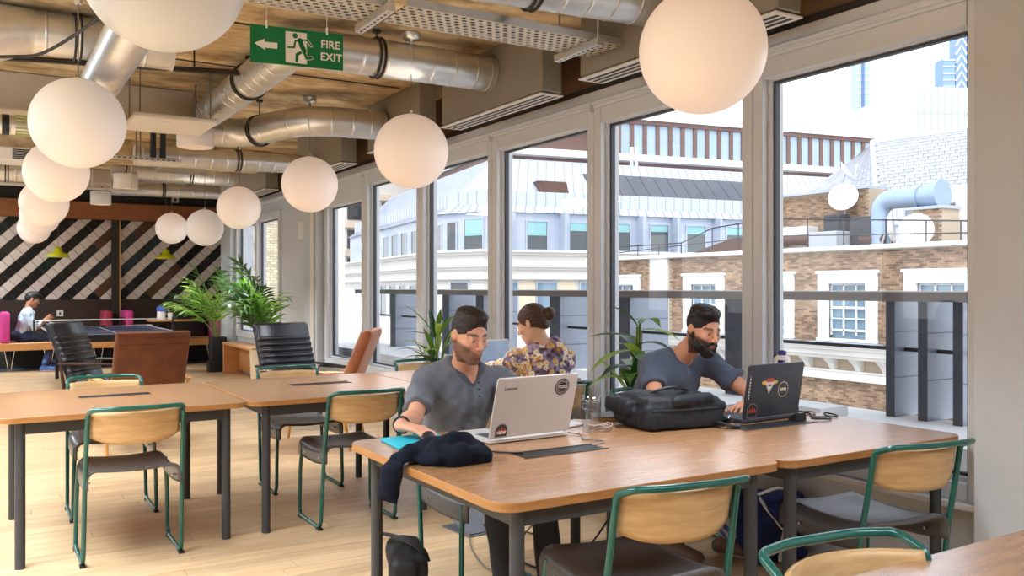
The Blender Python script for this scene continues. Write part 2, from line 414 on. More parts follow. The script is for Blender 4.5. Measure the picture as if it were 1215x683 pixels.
        if colfn is not None:
            C_ = np.ones((len(V), 4), np.float32); C_[:, :3] = colfn(V)
            a = me.color_attributes.new('Col', 'FLOAT_COLOR', 'POINT'); a.data.foreach_set('color', C_.ravel())
        o = bpy.data.objects.new(name, me); COL.objects.link(o)
        if parent is not None: o.parent = parent
        if label: o['label'] = label
        if kind: o['kind'] = kind
        return o
# ================================================================ room shell
def st(o): o['kind'] = 'structure'; return o
b = MB(); b.bx(-7.2, 4.05, -5, 17.2, -.12, -.014); floor = b.build('floor', M['soil'], kind='structure')
pm = MB(); pm.bx(0, 1, 0, .118, -.014, 0); plank0 = pm.build('plank', M['floor'], floor, world=False)
far = MB(); first = True
rnd = random.Random(3); y = 2.0; row = 0; npl = 0
while y < 17.0:
    x = -1.1-rnd.random()*1.4; x_end = 3.66
    while x < x_end:
        ln = rnd.uniform(1.3, 2.1); x1 = min(x+ln, x_end)
        vis = y < 8.3 and x1 > .06*y-.35 and npl < 296
        if vis:
            o = plank0 if first else plank0.copy()
            if not first: COL.objects.link(o)
            first = False; o.location = (x, y, 0); o.scale = (x1-x-.0025, 1, 1); npl += 1
        else: far.bx(x, x1-.0025, y, y+.118, -.014, 0)
        x = x1
    y += .12; row += 1
far.build('planks_beyond', M['floor'], floor, kind='stuff', world=False)
b = MB(); b.bx(-7.2, 4.05, -5, 2.0, -.014, 0); b.bx(3.66, 3.95, 15.1, 17, -.014, 0); b.build('floor_margin', M['floor'], floor, world=False)

b = MB(); b.bx(-7.2, 4.06, -5, 17.2, 3.09, 3.4); ceiling = b.build('ceiling', M['concrete'], kind='structure')
for (y0, y1, z0, x1, mm) in ((7.98, 8.5, 2.78, 1.62, 'beamgrey'), (11.0, 11.5, 2.86, 3.1, 'concrete'), (13.9, 14.3, 2.88, 3.1, 'beamgrey')):
    b = MB(); b.bx(-7.2, x1, y0, y1, z0, 3.089); b.build('beam', M[mm], ceiling, bevel=.01)
b = MB(); b.bx(3.60, 4.0, -5, 15.1, 2.74, 3.089); b.build('beam', M['beamdark'], ceiling)
b = MB(); b.bx(3.585, 3.9, 2.1, 15.1, 2.70, 2.741); b.build('beam_gap', M['band'], ceiling)
# shutter joints of the slab
b = MB()
for yy in (4.45, 5.75, 6.9): b.bx(-7.0, 3.1, yy, yy+.02, 3.083, 3.0885)
b.build('slab_joint', M['band'], ceiling)

# ---- window wall
b = MB(); b.bx(3.5, 4.15, -5, 2.055, 0, 3.08); b.bx(3.66, 3.95, 2.12, 10.2, 0, .42); wr = b.build('wall_right', M['wall'], kind='structure')
b = MB(); b.bx(3.645, 3.66, 2.12, 10.2, .0, .42); b.build('apron', M['sillwall'], wr)
b = MB(); b.bx(3.62, 3.74, 10.2, 12.08, 0, 2.72); b.bx(3.5, 3.74, 10.22, 10.75, 0, 2.72); b.bx(3.62, 3.74, 12.08, 14.52, 0, .58); b.bx(3.62, 3.74, 12.08, 14.52, 2.46, 2.72)
b.bx(3.5, 3.74, 14.5, 15.15, 0, 3.08); b.bx(3.74, 3.98, 15.05, 15.15, 0, 3.08); b.bx(3.94, 4.05, 15.15, 17.2, 0, 3.08); b.build('far_wall', M['wall'], wr)
b = MB(); b.bx(3.475, 3.50, 10.30, 10.42, .0, 2.7); b.bx(3.56, 3.62, 10.86, 10.9, .3, 2.0); b.build('corner_strip', M['white'], wr, bevel=.004)
b = MB(); b.bx(3.54, 3.62, 10.82, 11.1, 1.98, 2.22); b.build('wall_box', M['white'], wr, bevel=.008)
b = MB(); b.bx(3.54, 3.80, 2.06, 10.2, .42, .448); b.build('trim_1', M['white'], kind='structure', bevel=.004)
b = MB(); b.bx(3.575, 3.80, 2.06, 14.5, 2.585, 2.70); b.bx(3.555, 3.58, 2.06, 14.5, 2.60, 2.625); b.bx(3.548, 3.576, 2.06, 14.5, 2.615, 2.63)
for yy in (3.34, 4.77, 6.155, 7.52, 8.92): b.bx(3.545, 3.585, yy-.012, yy+.012, 2.56, 2.63)
b.build('trim_2', M['winframe'], kind='structure', bevel=.003)
def window(n, y0, y1, z0, z1, top, fw=.072, X0=3.585, label=None):
    root = MB()
    XG = X0+.075; XO = X0+.14
    for q in ((y0, y0+fw, z0, top), (y1-fw, y1, z0, top), (y0+fw, y1-fw, z0, z0+.075), (y0+fw, y1-fw, z1, top)):
        root.bx(X0, XO, q[0]+.002, q[1]-.002, q[2], q[3])
    i = .022   # rebated inner lip
    for q in ((y0+fw, y0+fw+i, z0+.075, z1), (y1-fw-i, y1-fw, z0+.075, z1), (y0+fw, y1-fw, z0+.075, z0+.075+i), (y0+fw, y1-fw, z1-i*.4, z1)):
        root.bx(X0+.045, XO, *q)
    f = root.build('window_%d' % n, M['winframe'], kind='structure', bevel=.004)
    g = MB(); a0, a1, c0, c1 = y0+fw+i, y1-fw-i, z0+.075+i, z1-i*.4; t = .014
    for q in ((a0, a0+t, c0, c1), (a1-t, a1, c0, c1), (a0, a1, c0, c0+t), (a0, a1, c1-t, c1)): g.bx(XG-.012, XG+.02, *q)
    g.build('gasket', M['gasket'], f)
    p = MB(); p.bx(XG, XG+.006, a0+t*.5, a1-t*.5, c0+t*.5, c1-t*.5); p.build('pane', M['glass'], f)
    return f
window(1, 2.065, 3.34, .448, 2.48, 2.585)
window(2, 3.34, 4.77, .448, 2.48, 2.585, .08)
window(3, 4.77, 6.155, .448, 2.48, 2.585, .08)
window(4, 6.155, 7.52, .448, 2.48, 2.585)
window(5, 7.52, 8.92, .448, 2.48, 2.585, .08)
window(6, 8.92, 10.2, .448, 2.33, 2.585, .09)
window(7, 12.08, 13.3, .58, 2.36, 2.46)
window(8, 13.3, 14.5, .58, 2.36, 2.46)

# ---- back wall: tiles, beam, dark panel
b = MB(); b.bx(-7.2, 4.05, 17.0, 17.2, 0, 3.089); wb = b.build('wall_back', M['grout'], kind='structure')
b = MB(); b.bx(-7, 3.94, 16.96, 17.0, 0, 1.15); b.build('panel', M['darkwall'], wb)
b = MB(); b.bx(-7, 3.94, 16.9, 17.0, 2.86, 3.089); b.build('panel', M['darkband'], wb)
b = MB(); b.bx(-7, 3.94, 16.72, 17.0, 2.57, 2.86); b.build('wood_beam', M['woodbeam'], wb, bevel=.01)
b = MB(); b.bx(2.02, 2.14, 16.9, 17.0, .4, 2.57); b.build('post', M['band'], wb)
b = MB(); b.bx(2.14, 2.165, 16.9, 17.0, .4, 2.57); b.build('post_edge', M['lightwood'], wb)
def clip(poly, x0, x1, z0, z1):
    for ax, v, sgn in ((0, x0, 1), (0, x1, -1), (1, z0, 1), (1, z1, -1)):
        out = []
        for i in range(len(poly)):
            a, c = poly[i], poly[(i+1) % len(poly)]; da = (a[ax]-v)*sgn; dc = (c[ax]-v)*sgn
            if da >= 0: out.append(a)
            if (da >= 0) != (dc >= 0):
                t = da/(da-dc); out.append((a[0]+(c[0]-a[0])*t, a[1]+(c[1]-a[1])*t))
        poly = out
        if len(poly) < 3: return []
    return poly
S_ = .152; q2 = math.sqrt(.5); rt = random.Random(11); XR = Matrix.Rotation(R(90), 4, 'X')
TILE_PH = .0
for (xa, xb) in ((.2, 2.018), (2.167, 3.935)):
    for j in range(-30, 30):
        white = j % 2 == 0; run = 0; cm = 'tileb'
        for i in range(-5, 45):
            a0, b0 = i*S_, j*S_+TILE_PH; e = .004
            pts = []
            for (u_, v_) in ((e, e), (S_-e, e), (S_-e, S_-e), (e, S_-e)):
                a_, b_ = a0+u_, b0+v_; pts.append(((a_-b_)*q2, (a_+b_)*q2))
            if run <= 0: cm = rt.choice(['tileb']*5+['tilebr', 'tilegr']); run = rt.randint(2, 6)
            run -= 1
            p = clip(pts, xa, xb, 1.16, 2.565)
            if len(p) < 3: continue
            ar = abs(sum(p[k][0]*p[(k+1) % len(p)][1]-p[(k+1) % len(p)][0]*p[k][1] for k in range(len(p))))/2
            if ar < .0012: continue
            t = MB(); t.prism(p, 0, .012, Matrix.Translation((0, 17.0, 0)) @ XR, 0)
            t.build('tile', M['tilew'] if white else M[cm], wb)
# black skirting seat recess and small square sensor
b = MB(); b.bx(3.02, 3.14, 16.86, 16.9, 2.93, 3.04); b.bx(3.055, 3.105, 16.85, 16.86, 2.96, 3.01, 1); b.build('sensor', [M['white'], M['black']], wb)
# ---- unseen sides of the room: left wall with a long strip window, wall behind
b = MB(); b.bx(-7.4, -7.2, -5, 17.4, 0, .8); b.bx(-7.4, -7.2, -5, 17.4, 2.7, 3.09)
for yy in range(-5, 18, 3): b.bx(-7.4, -7.2, yy, yy+.3, .8, 2.7)
b.build('wall_left', M['wall'], kind='structure')
b = MB(); b.bx(-7.4, 4.4, -5.2, -5, 0, 3.09); b.build('wall_front', M['wall'], kind='structure')
b = MB(); b.bx(-1.0, 3.93, 16.3, 16.96, 0, .012); o = b.build('carpet', M['carpet']); o['label'] = 'dark blue-grey carpet strip under the banquette at the tiled wall'; o['category'] = 'carpet'
# ================================================================ globe pendants
M['globe'] = mat('opal_glass', (240, 232, 224), .35, emit=((255, 220, 198), .31))
M['globe_dim'] = mat('opal_glass_faint_glow', (206, 205, 206), .35, emit=((255, 250, 246), .08)); M['globe_white'] = mat('opal_glass_white', (232, 228, 226), .35, emit=((255, 238, 228), .22))  # dim globe: faint glow put into glass that is otherwise off
def globe(x, y, z, label, D=.5, gm='globe'):
    t = thing('globe_pendant', label, 'lamp', (x, y, z), 0, 'globe pendants')
    r = D/2; b = MB(); prof = [(r*math.sin(PI*k/28), -r*math.cos(PI*k/28)) for k in range(27)]+[(.045, r*.985)]
    b.lathe(prof, n=48); b.build('globe_shade', M[gm], t, world=False)
    b = MB(); b.lathe([(.048, r*.965), (.048, r*1.0), (.02, r*1.03), (.006, r*1.12)], n=20); b.build('cap', M['chrome'], t, world=False)
    b = MB(); b.tube([(0, 0, r), (0, 0, 3.0-z)], .0035, 6); b.build('cord', M['wire'], t, world=False)
    b = MB(); h = 3.085-z; b.lathe([(.02, h-.13), (.022, h-.09), (.012, h-.08), (.012, h-.05), (.06, h-.045), (.06, h)], n=14); b.build('ceiling_rose', M['galv'], t, world=False)
    if gm != 'globe_dim':  # added spots below and above the globe brighten floor and ceiling
        for up_, e_, cone in ((0, 95, 122), (1, 5, 165)):
            d = bpy.data.lights.new('globe_fill_spot', 'SPOT'); d.energy = e_; d.spot_size = R(cone); d.spot_blend = 1.; d.shadow_soft_size = .16 if not up_ else .3; d.color = (.86, .94, 1) if not up_ else (1, .9, .78)
            l = bpy.data.objects.new('globe_fill_spot', d); COL.objects.link(l); l.parent = t; l.location = (0, 0, (r+.18)*(1 if up_ else -1)); l.rotation_euler = (PI if up_ else 0, 0, 0)
    return t
ga = [(2.448, 2.541, 2.302), (2.493, 5.363, 2.284), (2.548, 7.642, 2.295), (2.594, 10.334, 2.297), (2.65, 12.4, 2.19), (2.663, 14.879, 2.327)]
gb = [(.495, 2.887, 2.355), (.475, 5.433, 2.284), (.545, 8.051, 2.313), (.61, 10.803, 2.29), (.70, 13.3, 2.33), (.76, 16.0, 2.33)]
la = ['big globe lamp hanging right in front of the window nearest the pillar', 'globe lamp hanging before the windows right of the large round duct, on a long cord',
      'globe lamp below the end of the S-bent duct, third in the row by the windows', 'fourth globe lamp in the row by the windows',
      'dimmer low globe lamp between two others near the far window wall', 'smallest separate globe lamp, in front of the tiled wall above a lime pendant']
lb = ['largest globe lamp, cut off by the top edge of the photo, below the cut-off duct', 'front globe lamp of the overlapping row at the left, fully in view',
      'second globe lamp of the overlapping row at the left', 'third globe lamp of the overlapping row at the left', 'fourth globe lamp of the overlapping row at the left', 'rearmost and lowest-looking globe lamp of the overlapping row at the left']
for k, (p, l) in enumerate(zip(ga, la)): globe(*p, l, gm='globe_white' if k == 4 else 'globe')
for k, (p, l) in enumerate(zip(gb, lb)): globe(*p, l, gm='globe_dim' if k == 0 else 'globe_white' if k == 1 else 'globe')
# ================================================================ ducts
def duct(label, path, r, pitch=.16, rib=.0035, fillet=.22, bands=(), name='air_duct', mm='galv'):
    P = rounded(path, fillet, 8); out = []; rad = []; s = 0; nxt = pitch*.5
    for i in range(len(P)-1):
        L_ = (P[i+1]-P[i]).length; d = (P[i+1]-P[i]).normalized()
        out.append(P[i]); rad.append(r)
        while nxt < s+L_:
            q = P[i]+d*(nxt-s)
            if nxt-s > .013 and s+L_-nxt > .013:
                for dd, rr in (((-.012, r), (-.006, r), (-.003, r+rib), (.003, r+rib), (.006, r), (.012, r)) if pitch > .06 else ((-.009, r), (-.004, r+rib), (.004, r+rib), (.009, r))): out.append(q+d*dd); rad.append(rr)
            nxt += pitch
        s += L_
    out.append(P[-1]); rad.append(r)
    b = MB(); b.tube(out, rad, 32)
    loc = Vector(path[0]); o = b.build(name, M[mm]); o['label'] = label; o['category'] = 'duct'
    for (p, ax) in bands:
        p = Vector(p); ax = Vector(ax).normalized(); u = Vector((0, 0, 1)); w_ = ax.cross(u)
        ring = [p+(u*math.cos(2*PI*k/28)+w_*math.sin(2*PI*k/28))*(r+.008) for k in range(28)]
        h = MB()
        for off in (-.016, .016): h.tube([q+ax*off for q in ring], .008, 6, closed=True)
        h.tube([p+u*r, Vector((p.x, p.y, 3.088))], .006, 6); h.lathe([(.03, 3.07), (.03, 3.088)], (p.x, p.y, 0), 10)
        h.build('hanger_band', M['band'], o)
    return o
d = duct('large round galvanised duct with a dark strap, behind the fire exit sign', [(1.72, 7.9, 2.895), (1.72, 5.43, 2.9), (3.145, 5.43, 2.905)], .124, .17, bands=(((2.27, 5.43, 2.9), (1, 0, 0)), ((1.72, 6.55, 2.9), (0, 1, 0))))
b = MB(); b.tube([(3.10, 5.43, 2.905), (3.146, 5.43, 2.905)], .129, 32); b.build('end_collar', M['galv'], d)
d = duct('galvanised duct with strap and cone reducer, cut off at the upper left', [(.257, 6.12, 2.943), (1.10, 6.12, 2.943)], .132, .19, bands=(((.53, 6.12, 2.943), (1, 0, 0)),))
b = MB(); dv = Vector((1, 0, 0)); p0 = Vector((.257, 6.12, 2.943)); b.tube([p0-dv*.9-Vector((0, 0, .06)), p0-dv*.26-Vector((0, 0, .055)), p0-dv*.015, p0+dv*.03], [.195, .195, .14, .137], 32); b.build('reducer', M['galv'], d)
b = MB(); b.tube([Vector((1.08, 6.12, 2.943)), Vector((1.10, 6.12, 2.943))], .138, 32); b.build('end_collar', M['galv'], d)
duct('finely ribbed flexible duct branching under the cut-off duct above the left globes', [(.66, 4.05, 2.675), (.66, 7.95, 2.655)], .112, .036, .007, mm='galv')
d = duct('S-bent round duct ending at the second grey plenum box', [(1.66, 8.25, 2.80), (2.12, 8.22, 2.80), (2.42, 7.42, 2.835), (3.145, 7.35, 2.835)], .13, .17, fillet=.34, bands=(((2.2, 8.02, 2.805), (.35, -.93, 0)),))
duct('white galvanised duct along the ceiling, upper right, running behind the nearest globe', [(1.6, 3.83, 2.93), (3.145, 3.66, 2.93)], .135, .15, bands=(((2.42, 3.742, 2.93), (1, -.11, 0)),))
duct('lower pale duct running to the window wall behind the S-bent duct', [(1.3, 9.2, 2.66), (3.145, 9.2, 2.70)], .1, .16, bands=(((2.3, 9.2, 2.685), (1, 0, 0)),))
duct('upper far round duct below the ceiling in front of the tiled wall', [(1.5, 12.6, 2.93), (3.3, 12.6, 2.93)], .13, .2, bands=(((2.5, 12.6, 2.93), (1, 0, 0)),))
duct('lower far round duct just above the wooden beam', [(1.6, 13.5, 2.77), (3.1, 13.5, 2.79)], .09, .2, bands=(((2.3, 13.5, 2.78), (1, 0, 0)),))
duct('far round duct at the left end of the ceiling behind the globes', [(-1.5, 12.8, 2.85), (.9, 12.8, 2.85)], .13, .2, bands=(((.3, 12.8, 2.85), (1, 0, 0)),))
# flexible slotted silencer at left
o = duct('short round silencer with green slots at the left edge of the photo', [(-.4, 7.75, 2.62), (.42, 7.75, 2.62)], .075, .4, name='duct_silencer')
b = MB()
for xx in (.05, .3):
    for k in range(16):
        q = 2*PI*k/16; b.box((xx, 7.75+.077*math.cos(q), 2.62+.077*math.sin(q)), (.12, .012, .012))
b.build('slot', mat('pale_green_slot', (182, 188, 128), .5), o)
b = MB(); b.tube([(.15, 7.75, 2.62), (.2, 7.75, 2.62)], .08, 24); b.build('dark_ring', M['black'], o)
# plenum boxes with slot diffusers
def plenum(y0, y1, label, z0=2.655, x0=3.15, x1=3.31):
    b = MB(); b.bx(x0, x1, y0, y1, z0, 3.088); o = b.build('plenum_box', M['plenum'], bevel=.006); o['label'] = label; o['category'] = 'vent'; o['group'] = 'plenum boxes over the windows'
    f = MB(); f.bx(x0-.012, x1+.012, y0, y1, z0-.02, z0-.012, 0)
    g = MB()
    for k in range(3): xx = x0+.025+k*.047; g.bx(xx, xx+.022, y0+.03, y1-.03, z0-.0225, z0-.0195)
    f.build('diffuser_plate', M['slot'], o); g.build('slot', M['black'], o)
plenum(2.78, 4.33, 'grey plenum box over the nearest window, behind the largest right globe')
plenum(4.754, 6.2, 'large grey plenum box where the strapped round duct ends')
plenum(6.62, 7.75, 'grey plenum box where the S-bent duct ends, left of the strapped duct')
plenum(8.45, 9.9, 'grey plenum box above the third window-side globe')
plenum(11.2, 12.9, 'small far plenum box left of the third window-side globe')
# exit sign
M['green'] = mat('sign_green', (0, 112, 64), .4); M['signwhite'] = mat('sign_white', (228, 224, 222), .5)
c0 = Vector((1.092, 4.141)); c1 = Vector((1.529, 4.08)); dx = (c1-c0); W = dx.length; Hs = .178
ang = math.atan2(dx.y, dx.x)
s = thing('exit_sign', 'green hanging fire exit sign with white arrow and running figure', 'sign', (c0.x, c0.y, 2.43), ang)
SX = Matrix.Rotation(R(90), 4, 'X')   # local: x right, z up, front is -y
b = MB(); b.bx(0, W, 0, .006, 0, Hs); b.build('sign_panel', M['green'], s, world=False)
FX = Matrix.Translation((0, -.0008, 0)) @ SX
kx = W/1000.; kz = Hs/365.
def sp(pts): return [((x-68)*kx, (450-(y-.1215*(x-68)+4) if False else 0)) for x, y in pts]
def pt(x, y): return ((x-68)*kx, Hs-(y-72-.119*(x-68))*kz*.985)
b = MB(); b.prism([pt(*q) for q in ((110, 262), (222, 222), (214, 253), (352, 268), (350, 325), (214, 310), (228, 338))][::-1], 0, .0012, FX); b.build('arrow', M['signwhite'], s, world=False)
b = MB(); b.prism([pt(*q) for q in ((437, 148), (665, 176), (668, 488), (440, 458))][::-1], 0, .0012, FX); b.build('door_symbol', M['signwhite'], s, world=False)
def limb(b, pts, wd, off):
    P2 = [Vector((*pt(*q), 0)) for q in pts]
    for i in range(len(P2)-1):
        d_ = (P2[i+1]-P2[i]).normalized(); n_ = Vector((-d_.y, d_.x, 0))*wd/2
        b.prism([(P2[i]-n_)[:2], (P2[i+1]-n_)[:2], (P2[i+1]+n_)[:2], (P2[i]+n_)[:2]], off, off+.0008, FX)
    for p in P2: b.prism([(p.x+wd/2*math.cos(2*PI*k/10), p.y+wd/2*math.sin(2*PI*k/10)) for k in range(10)], off, off+.0008, FX)
for nm, ofs, ew in (('figure_outline', .0012, .0056), ('figure', .0022, 0)):
    b = MB(); cpt = pt(540, 198); rr = .0125
    if not ew: b.prism([(cpt[0]+rr*math.cos(2*PI*k/20), cpt[1]+rr*math.sin(2*PI*k/20)) for k in range(20)], ofs, ofs+.0008, FX)
    limb(b, [(590, 245), (610, 300), (640, 355)], .022+ew, ofs)
    if not ew:
        limb(b, [(570, 245), (540, 255), (530, 315), (462, 312)], .008, ofs); limb(b, [(600, 370), (560, 385), (556, 450)], .013, ofs)
    limb(b, [(590, 240), (670, 248), (715, 305)], .008+ew, ofs); limb(b, [(630, 350), (665, 430), (720, 425)], .012+ew, ofs)
    b.build(nm, M['signwhite'] if ew else M['green'], s, world=False)
tx = pt(925, 300); text_mesh('FIRE', .052, Matrix.Translation((tx[0], -.0012, tx[1])) @ SX, 'lettering', M['signwhite'], s, .0010)
tx = pt(935, 427); text_mesh('EXIT', .052, Matrix.Translation((tx[0], -.0012, tx[1])) @ SX, 'lettering', M['signwhite'], s, .0010)
for xx in (.17*W, .82*W):
    b = MB(); b.bx(xx-.004, xx+.004, -.003, .009, Hs-.012, Hs+.025); b.tube([(xx, .003, Hs+.02), (xx, .003, 2.753-2.43)], .0015, 5); b.build('sign_hanger', M['signwhite'], s, world=False)
# perforated cable trays
def tray(label, x0, x1, y0, y1, z, ends):
    b = MB(); n = 7; wd = (y1-y0)/n
    for k in range(n+1): b.bx(x0, x1, y0+k*wd-.008, y0+k*wd+.008, z, z+.003)
    x = x0; k = 0
    while x < x1:
        for r_ in range(n):
            xx = x+(.025 if r_ % 2 else 0); b.bx(xx, min(xx+.02, x1), y0+r_*wd, y0+(r_+1)*wd, z, z+.003)
        x += .05
    o = b.build('cable_tray', M['traywhite']); o['label'] = label; o['category'] = 'cable tray'
    f = MB(); f.bx(x0, x1, y0-.004, y0, z, z+.045); f.bx(x0, x1, y1, y1+.004, z, z+.045); f.build('side_flange', M['galv'], o)
    c = MB(); rr = random.Random(5)
    for k in range(7):
        yy = y0+.04+k*.035; c.tube([(x0+.02, yy, z+.015), ((x0+x1)/2, yy+rr.uniform(-.02, .02), z+.02), (x1-.02, yy, z+.015)], .011, 6)
    c.build('cables', M['black'], o)
    for xe in ends:
        h = MB(); h.bx(xe-.022, xe+.022, y0-.07, y1+.07, z-.04, z-.001)
        for k in range(9): h.bx(xe-.006, xe+.006, y0-.05+k*.045, y0-.03+k*.045, z-.0412, z-.039, 1)
        for yy in (y0-.045, y1+.045): h.tube([(xe, yy, z-.05), (xe, yy, 3.088)], .006, 6)
        h.build('support_bar', [M['galv'], M['black']], o)
tray('white perforated cable tray above the windows ending beside a round duct', 1.80, 3.16, 3.93, 4.22, 2.752, (2.95,))
tray('white perforated cable tray cut off by the top edge, right of the exit sign', .55, 1.76, 4.0, 4.29, 2.755, (1.72,))
# conduits, downlights, unistrut, cassette
b = MB(); b.tube([(-1.0, 6.9, 2.86), (1.62, 6.35, 2.90)], .012, 8); b.tube([(-1.0, 6.95, 2.89), (1.62, 6.40, 2.93)], .01, 8); b.tube([(1.3, 6.42, 2.92), (1.3, 6.42, 3.08)], .006, 6)
o = b.build('conduit', M['band']); o['label'] = 'thin dark conduit pair running across the concrete ceiling at left'; o['category'] = 'pipe'
b = MB(); b.tube(bez([(.9, 4.5, 3.05), (.4, 5.6, 2.76), (.15, 5.9, 2.72), (-.3, 6.0, 2.72)], 8), .01, 6)
o = b.build('ceiling_cable', M['band']); o['label'] = 'dark cable hanging under the cut-off duct at left'; o['category'] = 'cable'
M['lampwhite'] = mat('lamp_white', (238, 230, 224), .4); M['lampglow'] = mat('lamp_glow', (255, 240, 220), .4, emit=((255, 232, 206), .3))
def downlight(x, y, z, r, h, label, e):
    t = thing('downlight', label, 'lamp', (x, y, z), 0, 'white drum downlights')
    b = MB(); b.lathe([(r-.012, 0), (r, .004), (r, h-.004), (r-.004, h), (.0, h)], n=32); b.build('drum', M['lampwhite'], t, world=False)
    b = MB(); b.lathe([(0, .012), (r-.014, .012)], n=32); b.lathe([(r-.014, .012), (r-.012, 0)], n=32); b.build('lens', M['lampglow'], t, world=False)
    b = MB(); b.tube([(0, 0, h), (.02, 0, h+.1), (0, 0, 3.085-z)], .008, 6); b.build('stem', M['black'], t, world=False)
    d = bpy.data.lights.new('downlight_lamp', 'SPOT'); d.energy = e; d.spot_size = R(120); d.spot_blend = .8; d.shadow_soft_size = r; d.color = (1, .9, .78)
    l = bpy.data.objects.new('downlight_lamp', d); COL.objects.link(l); l.parent = t; l.location = (0, 0, -.02)
downlight(1.628, 8.0, 2.60, .155, .17, 'white drum downlight nearest the spiral duct end, below the painted beam', 60)
downlight(1.646, 12.4, 2.66, .15, .2, 'white drum downlight in the middle of the three, before the far ducts', 60)
downlight(1.62, 14.9, 2.66, .15, .2, 'farthest white drum downlight, in front of the wooden beam', 60)
b = MB(); b.bx(1.0, 1.62, 7.1, 7.75, 2.66, 2.70); o = b.build('ceiling_cassette', M['slot'], bevel=.01); o['label'] = 'flat white cassette unit hanging beside the painted beam'; o['category'] = 'air unit'
b = MB(); b.bx(1.08, 1.28, 7.2, 7.35, 2.655, 2.66); b.build('grille', M['white'], o)
b = MB()
for xx, yy in ((1.05, 7.15), (1.57, 7.15), (1.05, 7.7), (1.57, 7.7)): b.tube([(xx, yy, 2.70), (xx, yy, 3.088)], .006, 6)
b.build('hanger_rod', M['wire'], o)
b = MB(); b.bx(1.0, 1.72, 9.05, 9.13, 2.60, 2.63); o = b.build('strut_rail', M['galv'], bevel=.003); o['label'] = 'perforated metal strut rail crossing below two black pipes'; o['category'] = 'rail'
b = MB(); [b.bx(1.03+k*.05, 1.055+k*.05, 9.045, 9.05, 2.61, 2.62) for k in range(13)]; b.build('slot', M['black'], o)
b = MB(); [b.tube([(x_, 9.09, 2.63), (x_, 9.09, 3.088)], .006, 6) for x_ in (1.3, 1.34)]; b.build('hanger_rod', M['wire'], o)
for xx, l in ((1.455, 'left of two short black pipes standing over the strut rail'), (1.545, 'right of two short black pipes standing over the strut rail')):
    b = MB(); b.tube([(xx, 9.09, 2.64), (xx, 9.09, 3.085)], .028, 12); o = b.build('black_pipe', M['black']); o['label'] = l; o['category'] = 'pipe'
b = MB(); b.bx(.15, .55, 10.5, 10.95, 2.70, 2.84); o = b.build('wall_unit', M['white'], bevel=.012); o['label'] = 'white box unit at the left edge of the photo below the ceiling'; o['category'] = 'air unit'
b = MB(); [b.bx(.3, .52, 10.492, 10.5, 2.72+k*.018, 2.73+k*.018) for k in range(6)]; b.build('grille', M['black'], o)
b = MB(); b.bx(-.6, 1.75, 11.9, 11.95, 2.58, 2.61); [b.tube([(x_, 11.92, 2.6), (x_, 11.92, 3.088)], .006, 6) for x_ in (.5, 1.2, 1.65)]
o = b.build('strut_rail', M['galv']); o['label'] = 'long thin strut rail hung in front of the wooden beam'; o['category'] = 'rail'
b = MB(); b.bx(1.75, 2.25, 10.2, 10.9, 2.72, 2.9); o = b.build('duct_box', M['plenum'], bevel=.02); o['label'] = 'grey sheet metal box joining the far ducts'; o['category'] = 'duct'
# lime pendants
for x, y, l in ((1.119, 16.2, 'lime pendant lamp before the tiles left of the dark post'), (2.805, 16.2, 'lime pendant lamp before the tiles right of the dark post')):
    t = thing('lime_pendant', l, 'lamp', (x, y, 1.87), 0, 'lime pendants')
    b = MB(); b.lathe([(.17, 0), (.17, .012), (.15, .05), (.075, .085), (.065, .09), (.06, .15), (.02, .17), (.02, .175)], n=28); b.build('lamp_shade', M['lime'], t, world=False)
    b = MB(); b.tube([(0, 0, .17), (0, 0, 3.085-1.87)], .004, 6); b.build('cord', M['wire'], t, world=False)
# ================================================================ work tables
def table(label, x0, x1, y0, y1, h=.74, inset=.1, power=None, legs=None):
    t = thing('work_table', label, 'table', ((x0+x1)/2, (y0+y1)/2, 0), 0, 'oak work tables')
    b = MB(); poly = rrect(x0, x1, y0, y1, .075, 7)
    n = len(poly); th = .028
    b.prism(poly, h-th, h-.002, m=1)
    b.add([(p[0], p[1], h-.002) for p in poly]+[(x0+(p[0]-x0)*1, p[1], h) for p in poly], [tuple(range(n, 2*n))], 0)
    cx, cy = (x0+x1)/2, (y0+y1)/2
    inn = [(cx+(p[0]-cx)*.997, cy+(p[1]-cy)*.997, h) for p in poly]
    b.f.pop(); b.m.pop(); b.s.pop(); o_ = len(b.v)-2*n
    for k in range(n): b.v[o_+n+k] = inn[k]
    b.f += [tuple(range(o_+n, o_+2*n))]+[(o_+k, o_+(k+1) % n, o_+n+(k+1) % n, o_+n+k) for k in range(n)]; b.m += [0]+[1]*n; b.s += [False]*(n+1)
    b.build('tabletop', [M['table'], M['plyedge']], t)
    a, c, d, e = x0+inset, x1-inset, y0+inset*.75, y1-inset*.75
    f = MB()
    for q in ((a, c, d-.012, d+.012), (a, c, e-.012, e+.012), (a-.012, a+.012, d, e), (c-.012, c+.012, d, e)): f.bx(q[0], q[1], q[2], q[3], h-th-.062, h-th)
    f.build('frame_rail', M['frame'], t)
    for X_, Y_ in ((a, d), (c, d), (a, e), (c, e)):
        l = MB(); l.tube([(X_, Y_, 0), (X_, Y_, h-th)], .0235, 16); l.build('leg', M['frame'], t)
    if power:
        px, py, wx, wy = power
        p = MB(); p.bx(px-wx/2, px+wx/2, py-wy/2, py+wy/2, h-.002, h+.0015); p.bx(px-wx/2-.006, px+wx/2+.006, py-wy/2-.006, py-wy/2, h-.002, h+.004, 1); p.bx(px-wx/2-.006, px+wx/2+.006, py+wy/2, py+wy/2+.006, h-.002, h+.004, 1)
        p.build('cable_flap', [M['black'], M['frame']], t)
    return t
table('oak work table in front with the white laptop, glass and black hoodie on it', 1.268, 2.452, 2.125, 3.345, power=(1.88, 2.715, .37, .1))
